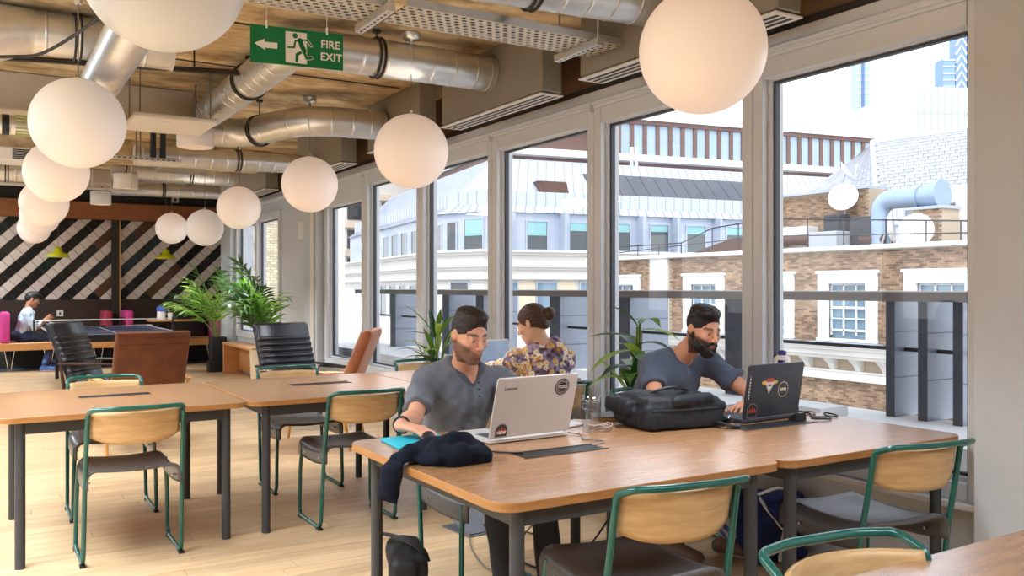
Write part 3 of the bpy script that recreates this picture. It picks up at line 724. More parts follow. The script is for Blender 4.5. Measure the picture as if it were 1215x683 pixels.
table('oak work table against the window with the backpack edge and dark laptop', 2.462, 3.565, 2.128, 3.345, .738, power=(3.07, 2.74, .45, .1))
table('oak work table at the left edge with two teal chairs drawn up', .07, 1.245, 4.76, 5.965, power=(.67, 5.47, .37, .07))
table('middle oak work table behind the hoodie, one chair in front, black chairs beyond', 1.262, 2.43, 4.76, 5.98, power=(1.89, 5.45, .38, .07))
table('oak work table at the window where the woman in the floral shirt sits', 2.44, 3.55, 4.82, 5.97)
table('oak table corner in the lower right of the photo, nearest to the viewer', 1.30, 2.5, -.02, 1.212)
# ================================================================ stacking chairs with sled legs
def proto_chair():
    t = thing('sled_chair', 'x', 'chair', (0, 0, 0), 0, 'teal framed plywood chairs')
    r = .0115
    for s in (-1, 1):
        f = MB()
        path = [(s*.212, .175, .435), (s*.222, .185, .30), (s*.226, .19, .05), (s*.228, .165, .0115), (s*.228, -.16, .0115), (s*.226, -.19, .04), (s*.222, -.235, .44), (s*.220, -.262, .57), (s*.217, -.292, .735)]
        f.tube(rounded(path, .045, 6), r, 10)
        f.build('sled_frame', M['teal'], t, world=False)
    f = MB(); f.tube(rounded([(-.217, -.291, .73), (-.216, -.297, .757), (-.204, -.368, .785), (-.10, -.398, .787), (.10, -.398, .787), (.204, -.368, .785), (.216, -.297, .757), (.217, -.291, .73)], .028, 6), r, 10); f.build('top_rail', M['teal'], t, world=False)
    for s in (-1, 1):
        f = MB()
        for y in (-.17, .16): f.box((s*.228, y, .006), (.026, .05, .012))
        f.box((s*.228, 0, .002), (.012, .33, .003)); f.build('glide', M['black'], t, world=False)
    prof = []
    def seat(u, v):
        # u across with folded down flanges, v front to back
        x = (u-.5)*2; L_ = .245; ax = abs(x)*L_*1.14
        if ax < .172: X_ = ax; Z_ = .455-.010*math.cos(ax/.172*PI*.5)
        elif ax < .172+.055: q = (ax-.172)/.055*PI/2; X_ = .172+.035*math.sin(q); Z_ = .455-.035*(1-math.cos(q))
        else: X_ = .207; Z_ = .420-(ax-.227)*1.0
        y = -.245+v*.47; Z_ += -.012*math.sin(PI*v)+(.012*(1-v)**3)
        return (math.copysign(X_, x), y, Z_)
    f = MB(); f.grid(seat, 32, 10, thick=-.013); o = f.build('seat', M['seat'], t, world=False)
    def back(u, v):
        x = (u-.5)*2; X_ = x*.205; z = .605+v*.158
        if v < .6: z += .036*(abs(x)**3.5)*(1-v/.6)
        y = -.268-.045*(z-.6)/.2 - .078*(1-abs(x)**2.2)
        return (X_, y+.012, z)
    f = MB(); f.grid(back, 20, 8, thick=.011); f.build('backrest', M['ply'], t, world=False)
    f = MB()
    for s in (-1, 1):
        for y in (-.15, .1): f.tube([(s*.19, y, .40), (s*.225, y, .40)], .006, 8)
    f.build('bolt', M['chrome'], t, world=False)
    return t
ch0 = proto_chair(); used = [False]
def chair(x, y, deg, label):
    c = copy_tree(ch0) if used[0] else ch0; used[0] = True
    c.location = (x, y, 0); c.rotation_euler = (0, 0, R(deg)); c['label'] = label
chair(.657, 4.87, 0, 'plywood backed teal chair seen from behind in front of the left table')
chair(.69, 5.80, 180, 'plywood teal chair on the far side of the left table, mostly hidden behind it')
chair(1.86, 4.90, 0, 'plywood teal chair seen from behind in front of the middle table')
chair(1.89, 5.85, 180, 'teal chair on the far side of the middle table, only rail and legs showing')
chair(1.97, 3.44, 180, 'teal chair under the man in the grey henley shirt')
chair(1.84, 2.26, -8, 'large plywood teal chair seen from behind at the front table, beside its near right leg')
chair(3.06, 2.275, -9, 'plywood teal chair with grey seat beside the light pillar')
chair(1.60, .93, 173.5, 'plywood teal chair at the bottom edge, back rising above the lower right table')
chair(3.20, 3.46, 180, 'teal chair under the bearded man in the blue t-shirt')
chair(3.03, 4.68, 0, 'teal chair under the woman in the floral shirt')
chair(2.97, 5.90, 180, 'teal chair beyond the window table, behind the head of the man in grey')
# ================================================================ lounge chairs (face +y)
def lounge(label, x, y, deg, leather, wood, ribs, metal=False, seams=False):
    t = thing('lounge_chair', label, 'armchair', (x, y, 0), R(deg))
    W = .29
    def pad(p0, p1, th, nm, rib):
        # a padded slab from p0 (y,z) to p1 (y,z)
        d = Vector((0, p1[0]-p0[0], p1[1]-p0[1])); L_ = d.length; d.normalize(); n_ = Vector((0, -d.z, d.y))
        if n_.z < 0: n_ = -n_
        if abs(d.z) > .6 and n_.y < 0: n_ = -n_
        o_ = Vector((0, p0[0], p0[1]))
        b = MB(); prof = []
        N = 110
        for k in range(N+1):
            s_ = k/N*L_; e = min(s_, L_-s_); hh = th*min(1, math.sqrt(max(e, 0)/.04)) if e < .04 else th
            if rib and .14 < s_ < L_-.01: hh += .026*abs(math.sin(PI*(s_-.14)/.062))-.018 if 'back' not in nm or s_ < L_-.16 else 0
            prof.append((s_, hh))
        vs = []
        M_ = [-W, -W+.008, -W+.03, 0, W-.03, W-.008, W]; H_ = [-.0, .75, 1, 1, 1, .75, 0]
        for (s_, hh) in prof:
            for xx, q in zip(M_, H_): vs.append(o_+d*s_+n_*(hh*(.15+.85*q))+Vector((xx, 0, 0)))
        for (s_, hh) in prof:
            for xx, q in zip(M_, H_): vs.append(o_+d*s_-n_*(min(hh, th)*.35*(.4+.6*q))+Vector((xx, 0, 0)))
        w_ = 7; m_ = (N+1)*w_; fs = []
        for k in range(N):
            for j in range(6):
                a = k*w_+j; fs.append((a, a+1, a+w_+1, a+w_)); fs.append((m_+a, m_+a+w_, m_+a+w_+1, m_+a+1))
            fs.append((k*w_, k*w_+w_, m_+k*w_+w_, m_+k*w_)); fs.append((k*w_+6, m_+k*w_+6, m_+k*w_+w_+6, k*w_+w_+6))
        for j in range(6): fs.append((j, m_+j, m_+j+1, j+1)); a = N*w_+j; fs.append((a, a+1, m_+a+1, m_+a))
        b.add(vs, fs, 0, True); c = b.build(nm, leather, t, world=False)
        if seams and 'back' in nm:
            g = MB()
            for xx in (-.1, .09): g.tube([o_+d*s_-n_*(th*.36)+Vector((xx, 0, 0)) for s_ in (.02, L_*.5, L_-.05)], .004, 5)
            g.tube([o_+d*(L_-.1)-n_*(th*.36)+Vector((xx, 0, 0)) for xx in (-W+.02, 0, W-.02)], .004, 5); g.build('seam', leather, c, world=False)
        bm = bmesh.new(); bm.from_mesh(c.data); bmesh.ops.recalc_face_normals(bm, faces=bm.faces); bm.to_mesh(c.data); bm.free()
    pad((-.30, .33), (-.58, 1.0), .075, 'back_cushion', ribs); pad((-.30, .33), (.28, .42), .085, 'seat_cushion', ribs)
    for s in (-1, 1):
        b = MB(); xx = s*(W+.035)
        if metal:
            b.tube(rounded([(xx, .26, .0), (xx, .26, .58), (xx, -.36, .56), (xx, -.34, .0)], .06), .012, 8); b.build('side_frame', M['chrome'], t, world=False)
        else:
            b.tube([(xx, .27, 0), (xx, .24, .30), (xx, .22, .58)], [.013, .02, .016], 8); b.tube([(xx, -.42, 0), (xx, -.36, .30), (xx, -.40, .57)], [.013, .02, .016], 8); b.tube([(xx, .26, .30), (xx, -.38, .27)], .016, 8)
            b.build('side_frame', wood, t, world=False)
        a = MB(); a.box((xx, -.06, .59), (.05, .72, .024)); a.build('armrest', M['lblack'] if metal else wood, t, world=False, bevel=.01)
    b = MB(); b.tube([(-W, .24, .30), (W, .24, .30)], .014, 8); b.tube([(-W, -.32, .29), (W, -.32, .29)], .014, 8); b.build('cross_bar', M['chrome'] if metal else wood, t, world=False)
lounge('black ribbed leather lounge chair with dark wood arms, left, before the table tennis table', 1.22, 9.95, 236, M['lblack'], M['walnut'], True)
lounge('brown leather lounge chair seen from behind with two seams, beyond the left table', 1.17, 8.15, 5, M['lbrown'], M['lightwood'], False, seams=True)
lounge('black ribbed lounge chair with metal arms beside the palm near the far windows', 2.72, 8.25, 190, M['lblack'], M['walnut'], True, metal=True)
lounge('tan leather lounge chair with light wood arms, seen from the side at the window', 2.45, 7.36, 58, M['ltan'], M['lightwood'], False)
# ================================================================ table tennis
t = thing('table_tennis_table', 'dark blue table tennis table with white lines behind the lounge chairs', 'table', (1.56, 13.72, 0))
b = MB(); b.bx(.80, 2.325, 12.35, 15.09, .735, .76); b.build('tabletop', M['ppblue'], t, bevel=.004)
b = MB()
for q in ((.80, .82, 12.35, 15.09), (2.305, 2.325, 12.35, 15.09), (1.559, 1.566, 12.35, 15.09), (.8, 2.325, 12.35, 12.37), (.8, 2.325, 15.07, 15.09)): b.bx(q[0], q[1], q[2], q[3], .76, .7615)
b.build('line', M['white'], t)
for xx in (1.0, 2.12):
    for yy in (12.75, 14.7):
        b = MB(); b.bx(xx-.025, xx+.025, yy-.025, yy+.025, 0, .735); b.build('leg', M['black'], t)
b = MB(); b.bx(.83, 2.3, 12.4, 12.44, .66, .735); b.bx(.83, 2.3, 15.0, 15.04, .66, .735); b.build('apron', M['black'], t)
n_ = thing('table_tennis_net', 'low net with white tape across the table tennis table', 'net', (1.56, 13.72, .76))
b = MB(); b.bx(.66, 2.46, 13.714, 13.726, .898, .915); b.build('tape', M['white'], n_)
b = MB()
for k in range(61): b.bx(.66+k*.03, .662+k*.03, 13.719, 13.721, .765, .9)
for k in range(5): b.bx(.66, 2.46, 13.719, 13.721, .775+k*.026, .777+k*.026)
o = b.build('netting', M['black'], n_); o['kind'] = 'stuff'
for xx in (.65, 2.47):
    b = MB(); b.bx(xx-.012, xx+.012, 13.70, 13.74, .70, .92); b.bx(min(xx, 1.56+(xx-1.56)*.8), max(xx, 1.56+(xx-1.56)*.8), 13.705, 13.735, .70, .733); b.build('post', M['black'], n_)
# ================================================================ banquette
t = thing('banquette', 'long wooden bench with pink backs along the tiled wall', 'bench', (2.0, 16.5, 0))
for xa, xb in ((.28, 2.0), (2.02, 3.78)):
    b = MB(); b.bx(xa, xb, 16.05, 16.92, .35, .47); b.build('seat', M['bench'], t, bevel=.008)
for xx in (.42, .98, 1.72, 2.3, 2.95, 3.55):
    b = MB(); b.tube([(xx-.07, 16.12, .35), (xx-.015, 16.1, .02), (xx+.015, 16.1, .02), (xx+.07, 16.12, .35)], .008, 6); b.build('hairpin_leg', M['chrome'], t)
b = MB(); b.bx(.25, 3.8, 16.8, 16.955, .013, .35); b.build('base_board', M['darkband'], t)
def cushion(x, y, w_, d, h, m, label, z=.47):
    b = MB(); b.bx(x-w_/2, x+w_/2, y-d/2, y+d/2, z, z+h); o = b.build('back_cushion', M[m], None, bevel=.035, seg=3); o['label'] = label; o['category'] = 'cushion'; o['group'] = 'banquette cushions'
cushion(.36, 16.45, .13, .8, .5, 'pink', 'pink upright cushion behind the seated man in the light blue shirt')
cushion(1.88, 16.5, .12, .75, .5, 'darkred', 'dark red upright cushion left of the dark post')
cushion(2.21, 16.5, .12, .75, .5, 'pink', 'pink upright cushion right of the dark post')
cushion(3.28, 16.7, .55, .14, .42, 'lblack', 'black cushion leaning at the right end of the banquette')
cushion(3.70, 16.4, .12, .8, .5, 'pink', 'pink upright cushion at the window end of the banquette, behind the palm')
t = thing('side_table', 'narrow wooden table behind the table tennis table, right half', 'table', (2.85, 15.85, 0))
b = MB(); b.bx(2.45, 3.2, 15.6, 16.0, .79, .815); b.build('tabletop', M['bench'], t, bevel=.004)
b = MB(); b.tube([(2.85, 15.8, 0), (2.85, 15.8, .79)], .03, 12); b.lathe([(.2, 0), (.2, .015), (.03, .03)], (2.85, 15.8, 0), 24); b.build('pedestal', M['frame'], t)
M['bluelid'] = mat('blue_plastic', (40, 76, 190), .4); M['paper'] = mat('paper_white', (232, 228, 224), .8)
b = MB(); b.lathe([(.065, 0), (.07, .05), (.065, .15)], (2.66, 15.82, .815), 18); b.lathe([(.075, .15), (.078, .2), (.05, .23)], (2.66, 15.82, .815), 18, 1); o = b.build('jar', [M['paper'], M['bluelid']]); o['label'] = 'jar with a blue lid on the narrow wooden table'; o['category'] = 'jar'
b = MB(); b.lathe([(.035, 0), (.045, .12)], (2.80, 15.78, .815), 16); o = b.build('cup', M['paper']); o['label'] = 'white cup beside the blue lidded jar'; o['category'] = 'cup'
b = MB(); b.bx(2.3, 2.62, 16.3, 16.5, .47, .72); o = b.build('paper_bag', M['paper'], bevel=.03, seg=2); o['label'] = 'white paper bag on the bench right of the pink cushion pair'; o['category'] = 'bag'
for xx, l in ((2.95, 'white wall socket above the narrow table'), (1.2, 'white wall socket on the dark panel right of the seated man')):
    b = MB(); b.bx(xx-.05, xx+.05, 16.945, 16.96, .87, .97); b.bx(xx-.015, xx+.015, 16.943, 16.946, .90, .94, 1); o = b.build('wall_socket', [M['white'], M['black']]); o['label'] = l; o['category'] = 'socket'
b = MB(); b.bx(3.30, 3.61, 11.6, 14.2, .46, .50); b.bx(3.31, 3.6, 14.14, 14.19, 0, .46); b.bx(3.31, 3.6, 11.62, 11.67, 0, .46); b.bx(3.55, 3.6, 11.62, 14.19, .05, .46); o = b.build('window_bench', M['bench'], bevel=.006); o['label'] = 'low wooden bench under the far windows beside the palms'; o['category'] = 'bench'
# ================================================================ plants
def leaf_blade(b, base, d, up, L_, wd, droop, m=0, seg=7, fold=.25):
    d = Vector(d).normalized(); side = d.cross(Vector(up)).normalized(); vs = []
    p = Vector(base); cur = d.copy()
    for k in range(seg+1):
        t_ = k/seg; w_ = wd*(math.sin(PI*min(1, t_*1.0+.08))**.75)*(1 if t_ < .6 else (1-(t_-.6)/.4)**.6+.02); n_ = side.cross(cur)
        vs += [p-side*w_+n_*w_*fold, p, p+side*w_+n_*w_*fold]
        cur = (cur+Vector((0, 0, -droop/seg))).normalized(); p = p+cur*(L_/seg)
    fs = []
    for k in range(seg):
        a = k*3; fs += [(a, a+1, a+4, a+3), (a+1, a+2, a+5, a+4)]
    b.add(vs, fs, m, True)
def palm(name, label, loc, h0, n, L_, seed, tilt=(0, 0), mats=('leafd', 'leafm', 'leafl'), nl=10, lw=.019, ll=.36):
    rr = random.Random(seed); t = thing(name, label, 'plant', loc)
    for k in range(n):
        az = 2*PI*k/n+rr.uniform(-.4, .4); el = R(rr.uniform(60, 88)); Lk = L_*rr.uniform(.75, 1.1)
        d = Vector((math.cos(az)*math.cos(el)+tilt[0], math.sin(az)*math.cos(el)+tilt[1], math.sin(el)))
        base = Vector(loc)+Vector((rr.uniform(-.05, .05), rr.uniform(-.05, .05), h0)); p = base; path = [p]; cur = d.normalized()
        flip = base.x+math.cos(az)*Lk*.85 > 3.32
        if flip: az = PI-az; d = Vector((-abs(d.x), d.y, d.z)); cur = d.normalized()
        for j in range(12): cur = (cur+Vector((0, 0, -.085))+Vector((math.cos(az), math.sin(az), 0))*.02).normalized(); p = p+cur*(Lk/12); path.append(p)
        b = MB(); b.tube(path, [.007-.0045*j/12 for j in range(13)], 5, 1)
        mm = rr.randrange(len(mats))
        for j in range(nl):
            f = .32+.66*j/(nl-1); q = f*12; i = min(int(q), 11); pp = path[i].lerp(path[i+1], q-i); tg = (path[i+1]-path[i]).normalized(); sd_ = tg.cross(Vector((0, 0, 1))).normalized()
            for s in (-1, 1):
                dd = tg*rr.uniform(.8, 1.2)+sd_*s*rr.uniform(.35, .8)+Vector((0, 0, rr.uniform(-.1, .3))); leaf_blade(b, pp, dd, tg.cross(sd_), ll*(1-.55*abs(f-.6)/.4*.8)*rr.uniform(.85, 1.1), lw*rr.uniform(.8, 1.15), rr.uniform(.5, 1.3), 0, 4, .15)
        b.build('frond', [M[mats[mm]], M['stem']], t)
    return t
pl = palm('potted_palm', 'tall palm in a black square planter at the end of the banquette', (3.33, 14.62, 0), .55, 15, 1.15, 4, mats=('leafm', 'leafl', 'leafm'))
b = MB(); b.bx(3.21, 3.45, 14.5, 14.74, .16, .56); b.bx(3.17, 3.43, 14.48, 14.70, 0, .165); b.build('planter', M['potblack'], pl, bevel=.006)
b = MB(); b.bx(3.22, 3.44, 14.51, 14.73, .555, .562); b.build('soil', M['soil'], pl)
pl = palm('potted_palm', 'dark broad palm in a beige pot beside the black lounge chair', (2.95, 10.55, 0), .60, 17, 1.05, 9, mats=('leafd', 'leafd', 'leafm'))
b = MB(); b.lathe([(.11, 0), (.16, .3), (.17, .62), (.155, .62), (.15, .58), (0, .58)], (2.95, 10.55, 0), 24); b.build('pot', M['potbeige'], pl)
for (x, y, l) in ((3.44, 12.25, 'small terracotta pot on the low window bench'),):
    b = MB(); b.lathe([(.06, 0), (.085, .13), (.09, .16), (.075, .16), (.07, .13), (0, .13)], (x, y, .50), 20); o = b.build('flower_pot', M['terra']); o['label'] = l; o['category'] = 'pot'
def leafy(name, label, loc, base_z, specs, mats, pot, sr=.008):
    t = thing(name, label, 'plant', loc)
    for k, (dx, dy, dz, az, el, L_, wd, dr) in enumerate(specs):
        b = MB(); p0 = Vector(loc)+Vector((0, 0, base_z)); p1 = Vector(loc)+Vector((dx, dy, dz))
        b.tube(bez([p0, p0.lerp(p1, .5)+Vector((0, 0, .03)), p1], 4), sr*.6, 5, 1)
        leaf_blade(b, p1, (math.cos(az)*math.cos(el), math.sin(az)*math.cos(el), math.sin(el)), (0, 0, 1) if abs(el) < 1.2 else (math.cos(az), math.sin(az), 0), L_, wd, dr, 0, 9)
        b.build('leaf', [M[mats[k % len(mats)]], M['stem']], t)
    return t
rr = random.Random(21); sp = []
for k in range(24):
    az = rr.uniform(0, 2*PI); el = R(rr.uniform(25, 70)); rad = rr.uniform(0, .1); sp.append((rad*math.cos(az), rad*math.sin(az), rr.uniform(.72, .98), az, el, rr.uniform(.28, .46), rr.uniform(.018, .028), rr.uniform(.6, 1.5)))
pl = leafy('potted_plant', 'light green leafy plant on the floor behind the man in grey at the window', (3.16, 6.3, 0), .5, sp, ('leafl', 'leafm', 'leafd'), None)
b = MB(); b.lathe([(.12, 0), (.15, .5), (.135, .5), (.13, .47), (0, .47)], (3.16, 6.3, 0), 22); b.build('pot', M['potbeige'], pl)
rr = random.Random(5); sp = []
for k, (px, pz, az, el, L_, dr) in enumerate(((-.02, 1.10, 165, 15, .30, .5), (-.02, 1.02, 175, 5, .34, .9), (.0, 1.16, 150, 60, .22, 1.2), (.02, 1.18, 20, 30, .26, 1.3), (.03, 1.14, -20, 10, .26, .9), (.0, 1.05, -60, 30, .26, 1.6), (-.03, .98, -120, 35, .3, 1.4), (.02, .95, 200, 55, .3, 1.3), (.0, .9, 190, 30, .34, 1.2), (-.05, .85, 230, 35, .36, 1.2), (-.02, .8, 180, 45, .36, 1.5), (.02, .82, 250, 50, .36, 1.3), (-.03, .75, 215, 60, .34, 1.2), (0, .7, 270, 60, .34, 1.2), (.02, 1.0, 90, 50, .3, 1.2), (.0, .86, 70, 40, .34, 1.0), (-.02, .68, 160, 65, .4, .8), (-.03, .66, 235, 70, .4, .7))):
    sp.append((px, 0, pz-.03, R(az), R(el), L_*1.1, .040, dr))
pl = leafy('potted_plant', 'plant with broad strap leaves beside the man in the blue t-shirt', (3.33, 4.0, 0), .42, sp, ('leafm', 'leafl', 'leafd'), None, .014)
b = MB(); b.lathe([(.11, 0), (.14, .42), (.125, .42), (.12, .39), (0, .39)], (3.33, 4.0, 0), 22); b.build('pot', M['potblack'], pl)
# ================================================================ terrace edge outside the windows
M['fin'] = mat('fin_blue_grey', (128, 136, 150), .4, .2, noise=(3, .12)); M['findark'] = mat('fin_dark', (70, 76, 88), .45, .2)
M['ledge'] = mat('ledge_white', (226, 226, 226), .7, noise=(5, .06)); M['rail'] = mat('rail_taupe', (118, 110, 106), .5)
b = MB(); b.bx(3.96, 4.75, 1.0, 11.5, .1, .60); b.bx(4.15, 4.4, 3.35, 3.75, .60, .66); o = b.build('terrace_ledge', M['ledge'], kind='structure')
b = MB(); b.bx(4.52, 4.66, .8, 11.6, 1.282, 1.336); b.bx(4.50, 4.68, .8, 11.6, 1.336, 1.344, 1); o = b.build('balcony_rail', [M['rail'], M['white']]); o['label'] = 'flat taupe balcony top rail with a white edge running outside all the windows'; o['category'] = 'railing'
b = MB(); b.tube([(4.70, .8, .995), (4.70, 11.6, .995)], .012, 8); o = b.build('balcony_bar', M['band']); o['label'] = 'thin dark bar running below the balcony top rail between the fins'; o['category'] = 'railing'
fins = [(3.207, 'first grey balcony fin right of the dark laptop'), (3.0, 'middle grey balcony fin between the dark laptop and the pillar'), (2.79, 'last grey balcony fin beside the pillar'), (4.46, 'bluish balcony fin behind the bearded man'), (5.70, 'wide grey balcony fin behind the strap leaf plant'), (6.72, 'grey balcony fin behind the head of the woman'), (8.15, 'dark grey balcony fin behind the head of the man in grey'), (8.95, 'grey balcony fin left of the head of the man in grey'), (10.45, 'grey balcony fin behind the tan lounge chair')]
for y, l in fins:
    wide = y > 4
    th = .055 if not wide else .16
    b = MB(); b.bx(4.6, 4.6+(.26 if not wide else .42), y-th/2, y+th/2, .60, 1.281)
    b.bx(4.595, 4.6, y-th/2-.001, y+th/2+.001, .60, 1.281, 1)
    for z in (1.10, .83): b.bx(4.602, 4.6+(.258 if not wide else .418), y-th/2-.002, y-th/2, z, z+.005, 1)
    o = b.build('balcony_fin', [M['fin'], M['findark']]); o['label'] = l; o['category'] = 'fin'; o['group'] = 'balcony fins'
# ================================================================ brick building across the street (front at x = 24)
M['stone'] = mat('portland_stone', (218, 215, 210), .7, noise=(.5, .08), coords='World'); M['stucco'] = mat('white_stucco', (226, 227, 230), .6)
M['mortar'] = mat('mortar', (176, 160, 140), .9)
M['brick'] = mat('brick_stock', (168, 142, 116), .85, noise=(.7, .35, .3, .7), coords='World', c2=(132, 104, 86), island=.5)
M['lead'] = mat('lead_sheet', (176, 184, 196), .5, .2); M['skyglass'] = mat('window_sky_glass', (120, 150, 172), .06, .0, spec=1.0, noise=(.3, .3), coords='World')
M['tealglass'] = mat('blind_teal', (136, 184, 188), .4); M['darkglass'] = mat('dark_pane', (58, 68, 74), .08, spec=.9)
M['iron'] = mat('black_iron', (52, 54, 60), .5)
bb = thing('brick_building', 'brick building across the street with white framed sash windows and stone cornice', 'building', (24, 20, 0))
wy = [(13.91, 16.24), (17.166, 19.406), (20.43, 22.67), (23.727, 25.93), (28.6, 30.83)]; wz = (-.29, 1.85)
holes = [(a, c, wz[0], wz[1]) for a, c in wy]
b = MB()
ys = [11.5]+[v for h in wy for v in h]+[32.2]
for i in range(0, len(ys), 2): b.bx(24, 30, ys[i], ys[i+1], -12, 2.58)
for a, c in wy: b.bx(24, 30, a, c, -12, wz[0]); b.bx(24, 30, a, c, wz[1], 2.58); b.bx(24.3, 30, a, c, wz[0], wz[1])
b.build('wall', M['mortar'], bb)
rb = random.Random(2); b = MB()
z = -3.6; row = 0
while z < 2.53:
    if -1.65 < z < -.5: z += .075; row += 1; continue
    y = 11.6+(.1125 if row % 2 else 0)
    while y < 32.1:
        y0, y1 = y, y+.215; y += .225
        if 26.83 < y1 and y0 < 27.92: continue
        bad = False
        for a, c in wy:
            if wz[0]-.02 < z+.03 < wz[1]+.02 and y1 > a and y0 < c:
                if y0 < a: y1 = a
                elif y1 > c: y0 = c
                else: bad = True
        if bad or y1-y0 < .04: continue
        x = 24-.012+rb.uniform(-.003, .003)
        b.add([(x, y0, z), (x, y1, z), (x, y1, z+.065), (x, y0, z+.065), (24, y0, z), (24, y1, z), (24, y1, z+.065), (24, y0, z+.065)], [(0, 3, 2, 1), (0, 1, 5, 4), (1, 2, 6, 5), (2, 3, 7, 6), (3, 0, 4, 7)])
    z += .075; row += 1
b.build('bricks', M['brick'], bb, kind='stuff')
for a, c in wy:
    f = MB(); s = .40
    f.bx(23.90, 24.02, a, a+s, wz[0], wz[1]); f.bx(23.90, 24.02, c-s, c, wz[0], wz[1]); f.bx(23.90, 24.02, a+s, c-s, 1.5, wz[1]); f.bx(23.85, 24.02, a-.06, c+.06, wz[1]-.02, wz[1]+.08); f.bx(23.86, 24.02, a-.02, c+.02, wz[0]-.1, wz[0])
    wdw = f.build('window', M['stucco'], bb, bevel=.01)
    p = MB(); p.bx(24.16, 24.18, a+s, c-s, wz[0], 1.5); p.build('pane', M['skyglass'], wdw)
    g = MB(); y0, y1 = a+s, c-s
    for k in range(4): yy = y0+(y1-y0)*k/3; g.bx(24.09, 24.15, yy-.022, yy+.022, wz[0]+.1, 1.5)
    for k, zz in enumerate((-.02, .36, .72, 1.1, 1.47)): g.bx(24.07 if k == 2 else 24.09, 24.15, y0, y1, zz-(.035 if k in (0, 2) else .018), zz+(.035 if k in (0, 2) else .018))
    g.build('glazing_bar', M['stucco'], wdw)
b = MB(); b.bx(23.9, 24.05, 26.83, 27.92, -.45, 2.58); b.build('pilaster', M['stone'], bb, bevel=.01)
b = MB(); b.bx(23.78, 24.4, 11.5, 32.3, 2.58, 2.72); b.build('coping', M['stucco'], bb, bevel=.02)
b = MB()
for q in ((23.2, -.52, -.46), (23.3, -.62, -.52), (23.42, -.80, -.62), (23.55, -.92, -.8), (23.82, -1.38, -1.30), (23.75, -1.62, -1.38)): b.bx(q[0], 24.02, 11.5, 32.3, q[1], q[2])
b.build('cornice', M['stone'], bb, bevel=.008)
b = MB(); b.bx(23.18, 24, 11.5, 32.3, -.46, -.445)
for a, c in wy: b.bx(23.3, 24, a-.2, c+.2, -.445, -.40)
b.build('lead_flashing', M['lead'], bb)
y = 11.9; first = None
while y < 32.2:
    b = MB(); b.prism([(23.45, -.92), (24.02, -.92), (24.02, -1.30), (23.86, -1.30), (23.72, -1.1)], y-.1, y+.1, Matrix(((1, 0, 0, 0), (0, 0, 1, 0), (0, 1, 0, 0), (0, 0, 0, 1)))); b.build('corbel', M['stone'], bb); y += .98
b = MB(); b.bx(24.4, 40, 11.5, 32.2, 2.45, 2.55); b.build('flat_roof', M['lead'], bb)
# penthouse, slate roof
b = MB(); b.bx(28, 29.0, 20.4, 26.4, 2.55, 5.05); b.build('roof_wall', M['mortar'], bb)
b = MB(); z = 2.6; row = 0
while z < 5.0:
    y = 20.42+(.1125 if row % 2 else 0)
    while y < 26.2:
        x = 27.99+rb.uniform(-.002, .002); b.add([(x, y, z), (x, y+.215, z), (x, y+.215, z+.065), (x, y, z+.065)], [(0, 3, 2, 1)]); y += .225
    z += .075; row += 1
o = b.build('roof_bricks', M['brick'], bb, kind='stuff')
b = MB(); b.bx(27.9, 29.1, 20.4, 26.5, 5.05, 5.15); b.build('roof_coping', M['lead'], bb)
M['slate'] = mat('slate_tiles', (176, 178, 186), .7, noise=(2, .15), island=.1)
sl = MB()
sb0 = MB(); sb0.add([(28.9, 20.75, 4.83), (28.9, 10.5, 4.83), (32.6, 10.5, 7.28), (31.2, 22.6, 7.28), (33.2, 24.6, 7.33), (30.6, 25.8, 5.18)], [(0, 1, 2, 3), (0, 3, 4, 5)]); sb0.build('roof_boarding', M['slate'], bb)
def slope(p0, p1, p2, p3, rows, w_):
    # slates in rows from eaves p0-p1 to ridge p3-p2
    P0, P1, P2, P3 = map(Vector, (p0, p1, p2, p3)); n_ = (P1-P0).cross(P3-P0).normalized()
    if n_.z < 0: n_ = -n_
    for r_ in range(rows):
        a0 = P0.lerp(P3, r_/rows); a1 = P1.lerp(P2, r_/rows); b0 = P0.lerp(P3, (r_+1.25)/rows); b1 = P1.lerp(P2, (r_+1.25)/rows)
        k = max(1, int((a1-a0).length/w_)); off = .5/k if r_ % 2 else 0
        for i in range(k):
            t0, t1 = min(1, i/k+off), min(1, (i+.96)/k+off)
            if t1 <= t0: continue
            sl.add([a0.lerp(a1, t0)+n_*.014, a0.lerp(a1, t1)+n_*.014, b0.lerp(b1, t1), b0.lerp(b1, t0)], [(0, 1, 2, 3)])
slope((28.9, 20.75, 4.85), (28.9, 10.5, 4.85), (32.6, 10.5, 7.3), (31.2, 22.6, 7.3), 17, .4)
slope((28.9, 20.75, 4.85), (31.2, 22.6, 7.3), (33.2, 24.6, 7.35), (30.6, 25.8, 5.2), 14, .4)
sl.build('slate_roof', M['slate'], bb, kind='stuff')
b = MB(); b.tube([(28.9, 20.75, 4.9), (31.2, 22.6, 7.34)], .1, 6); b.tube([(31.2, 22.6, 7.34), (32.6, 10.5, 7.34)], .1, 6); b.bx(28.6, 28.95, 10.5, 20.85, 4.3, 4.85); b.build('ridge_flashing', M['stucco'], bb)
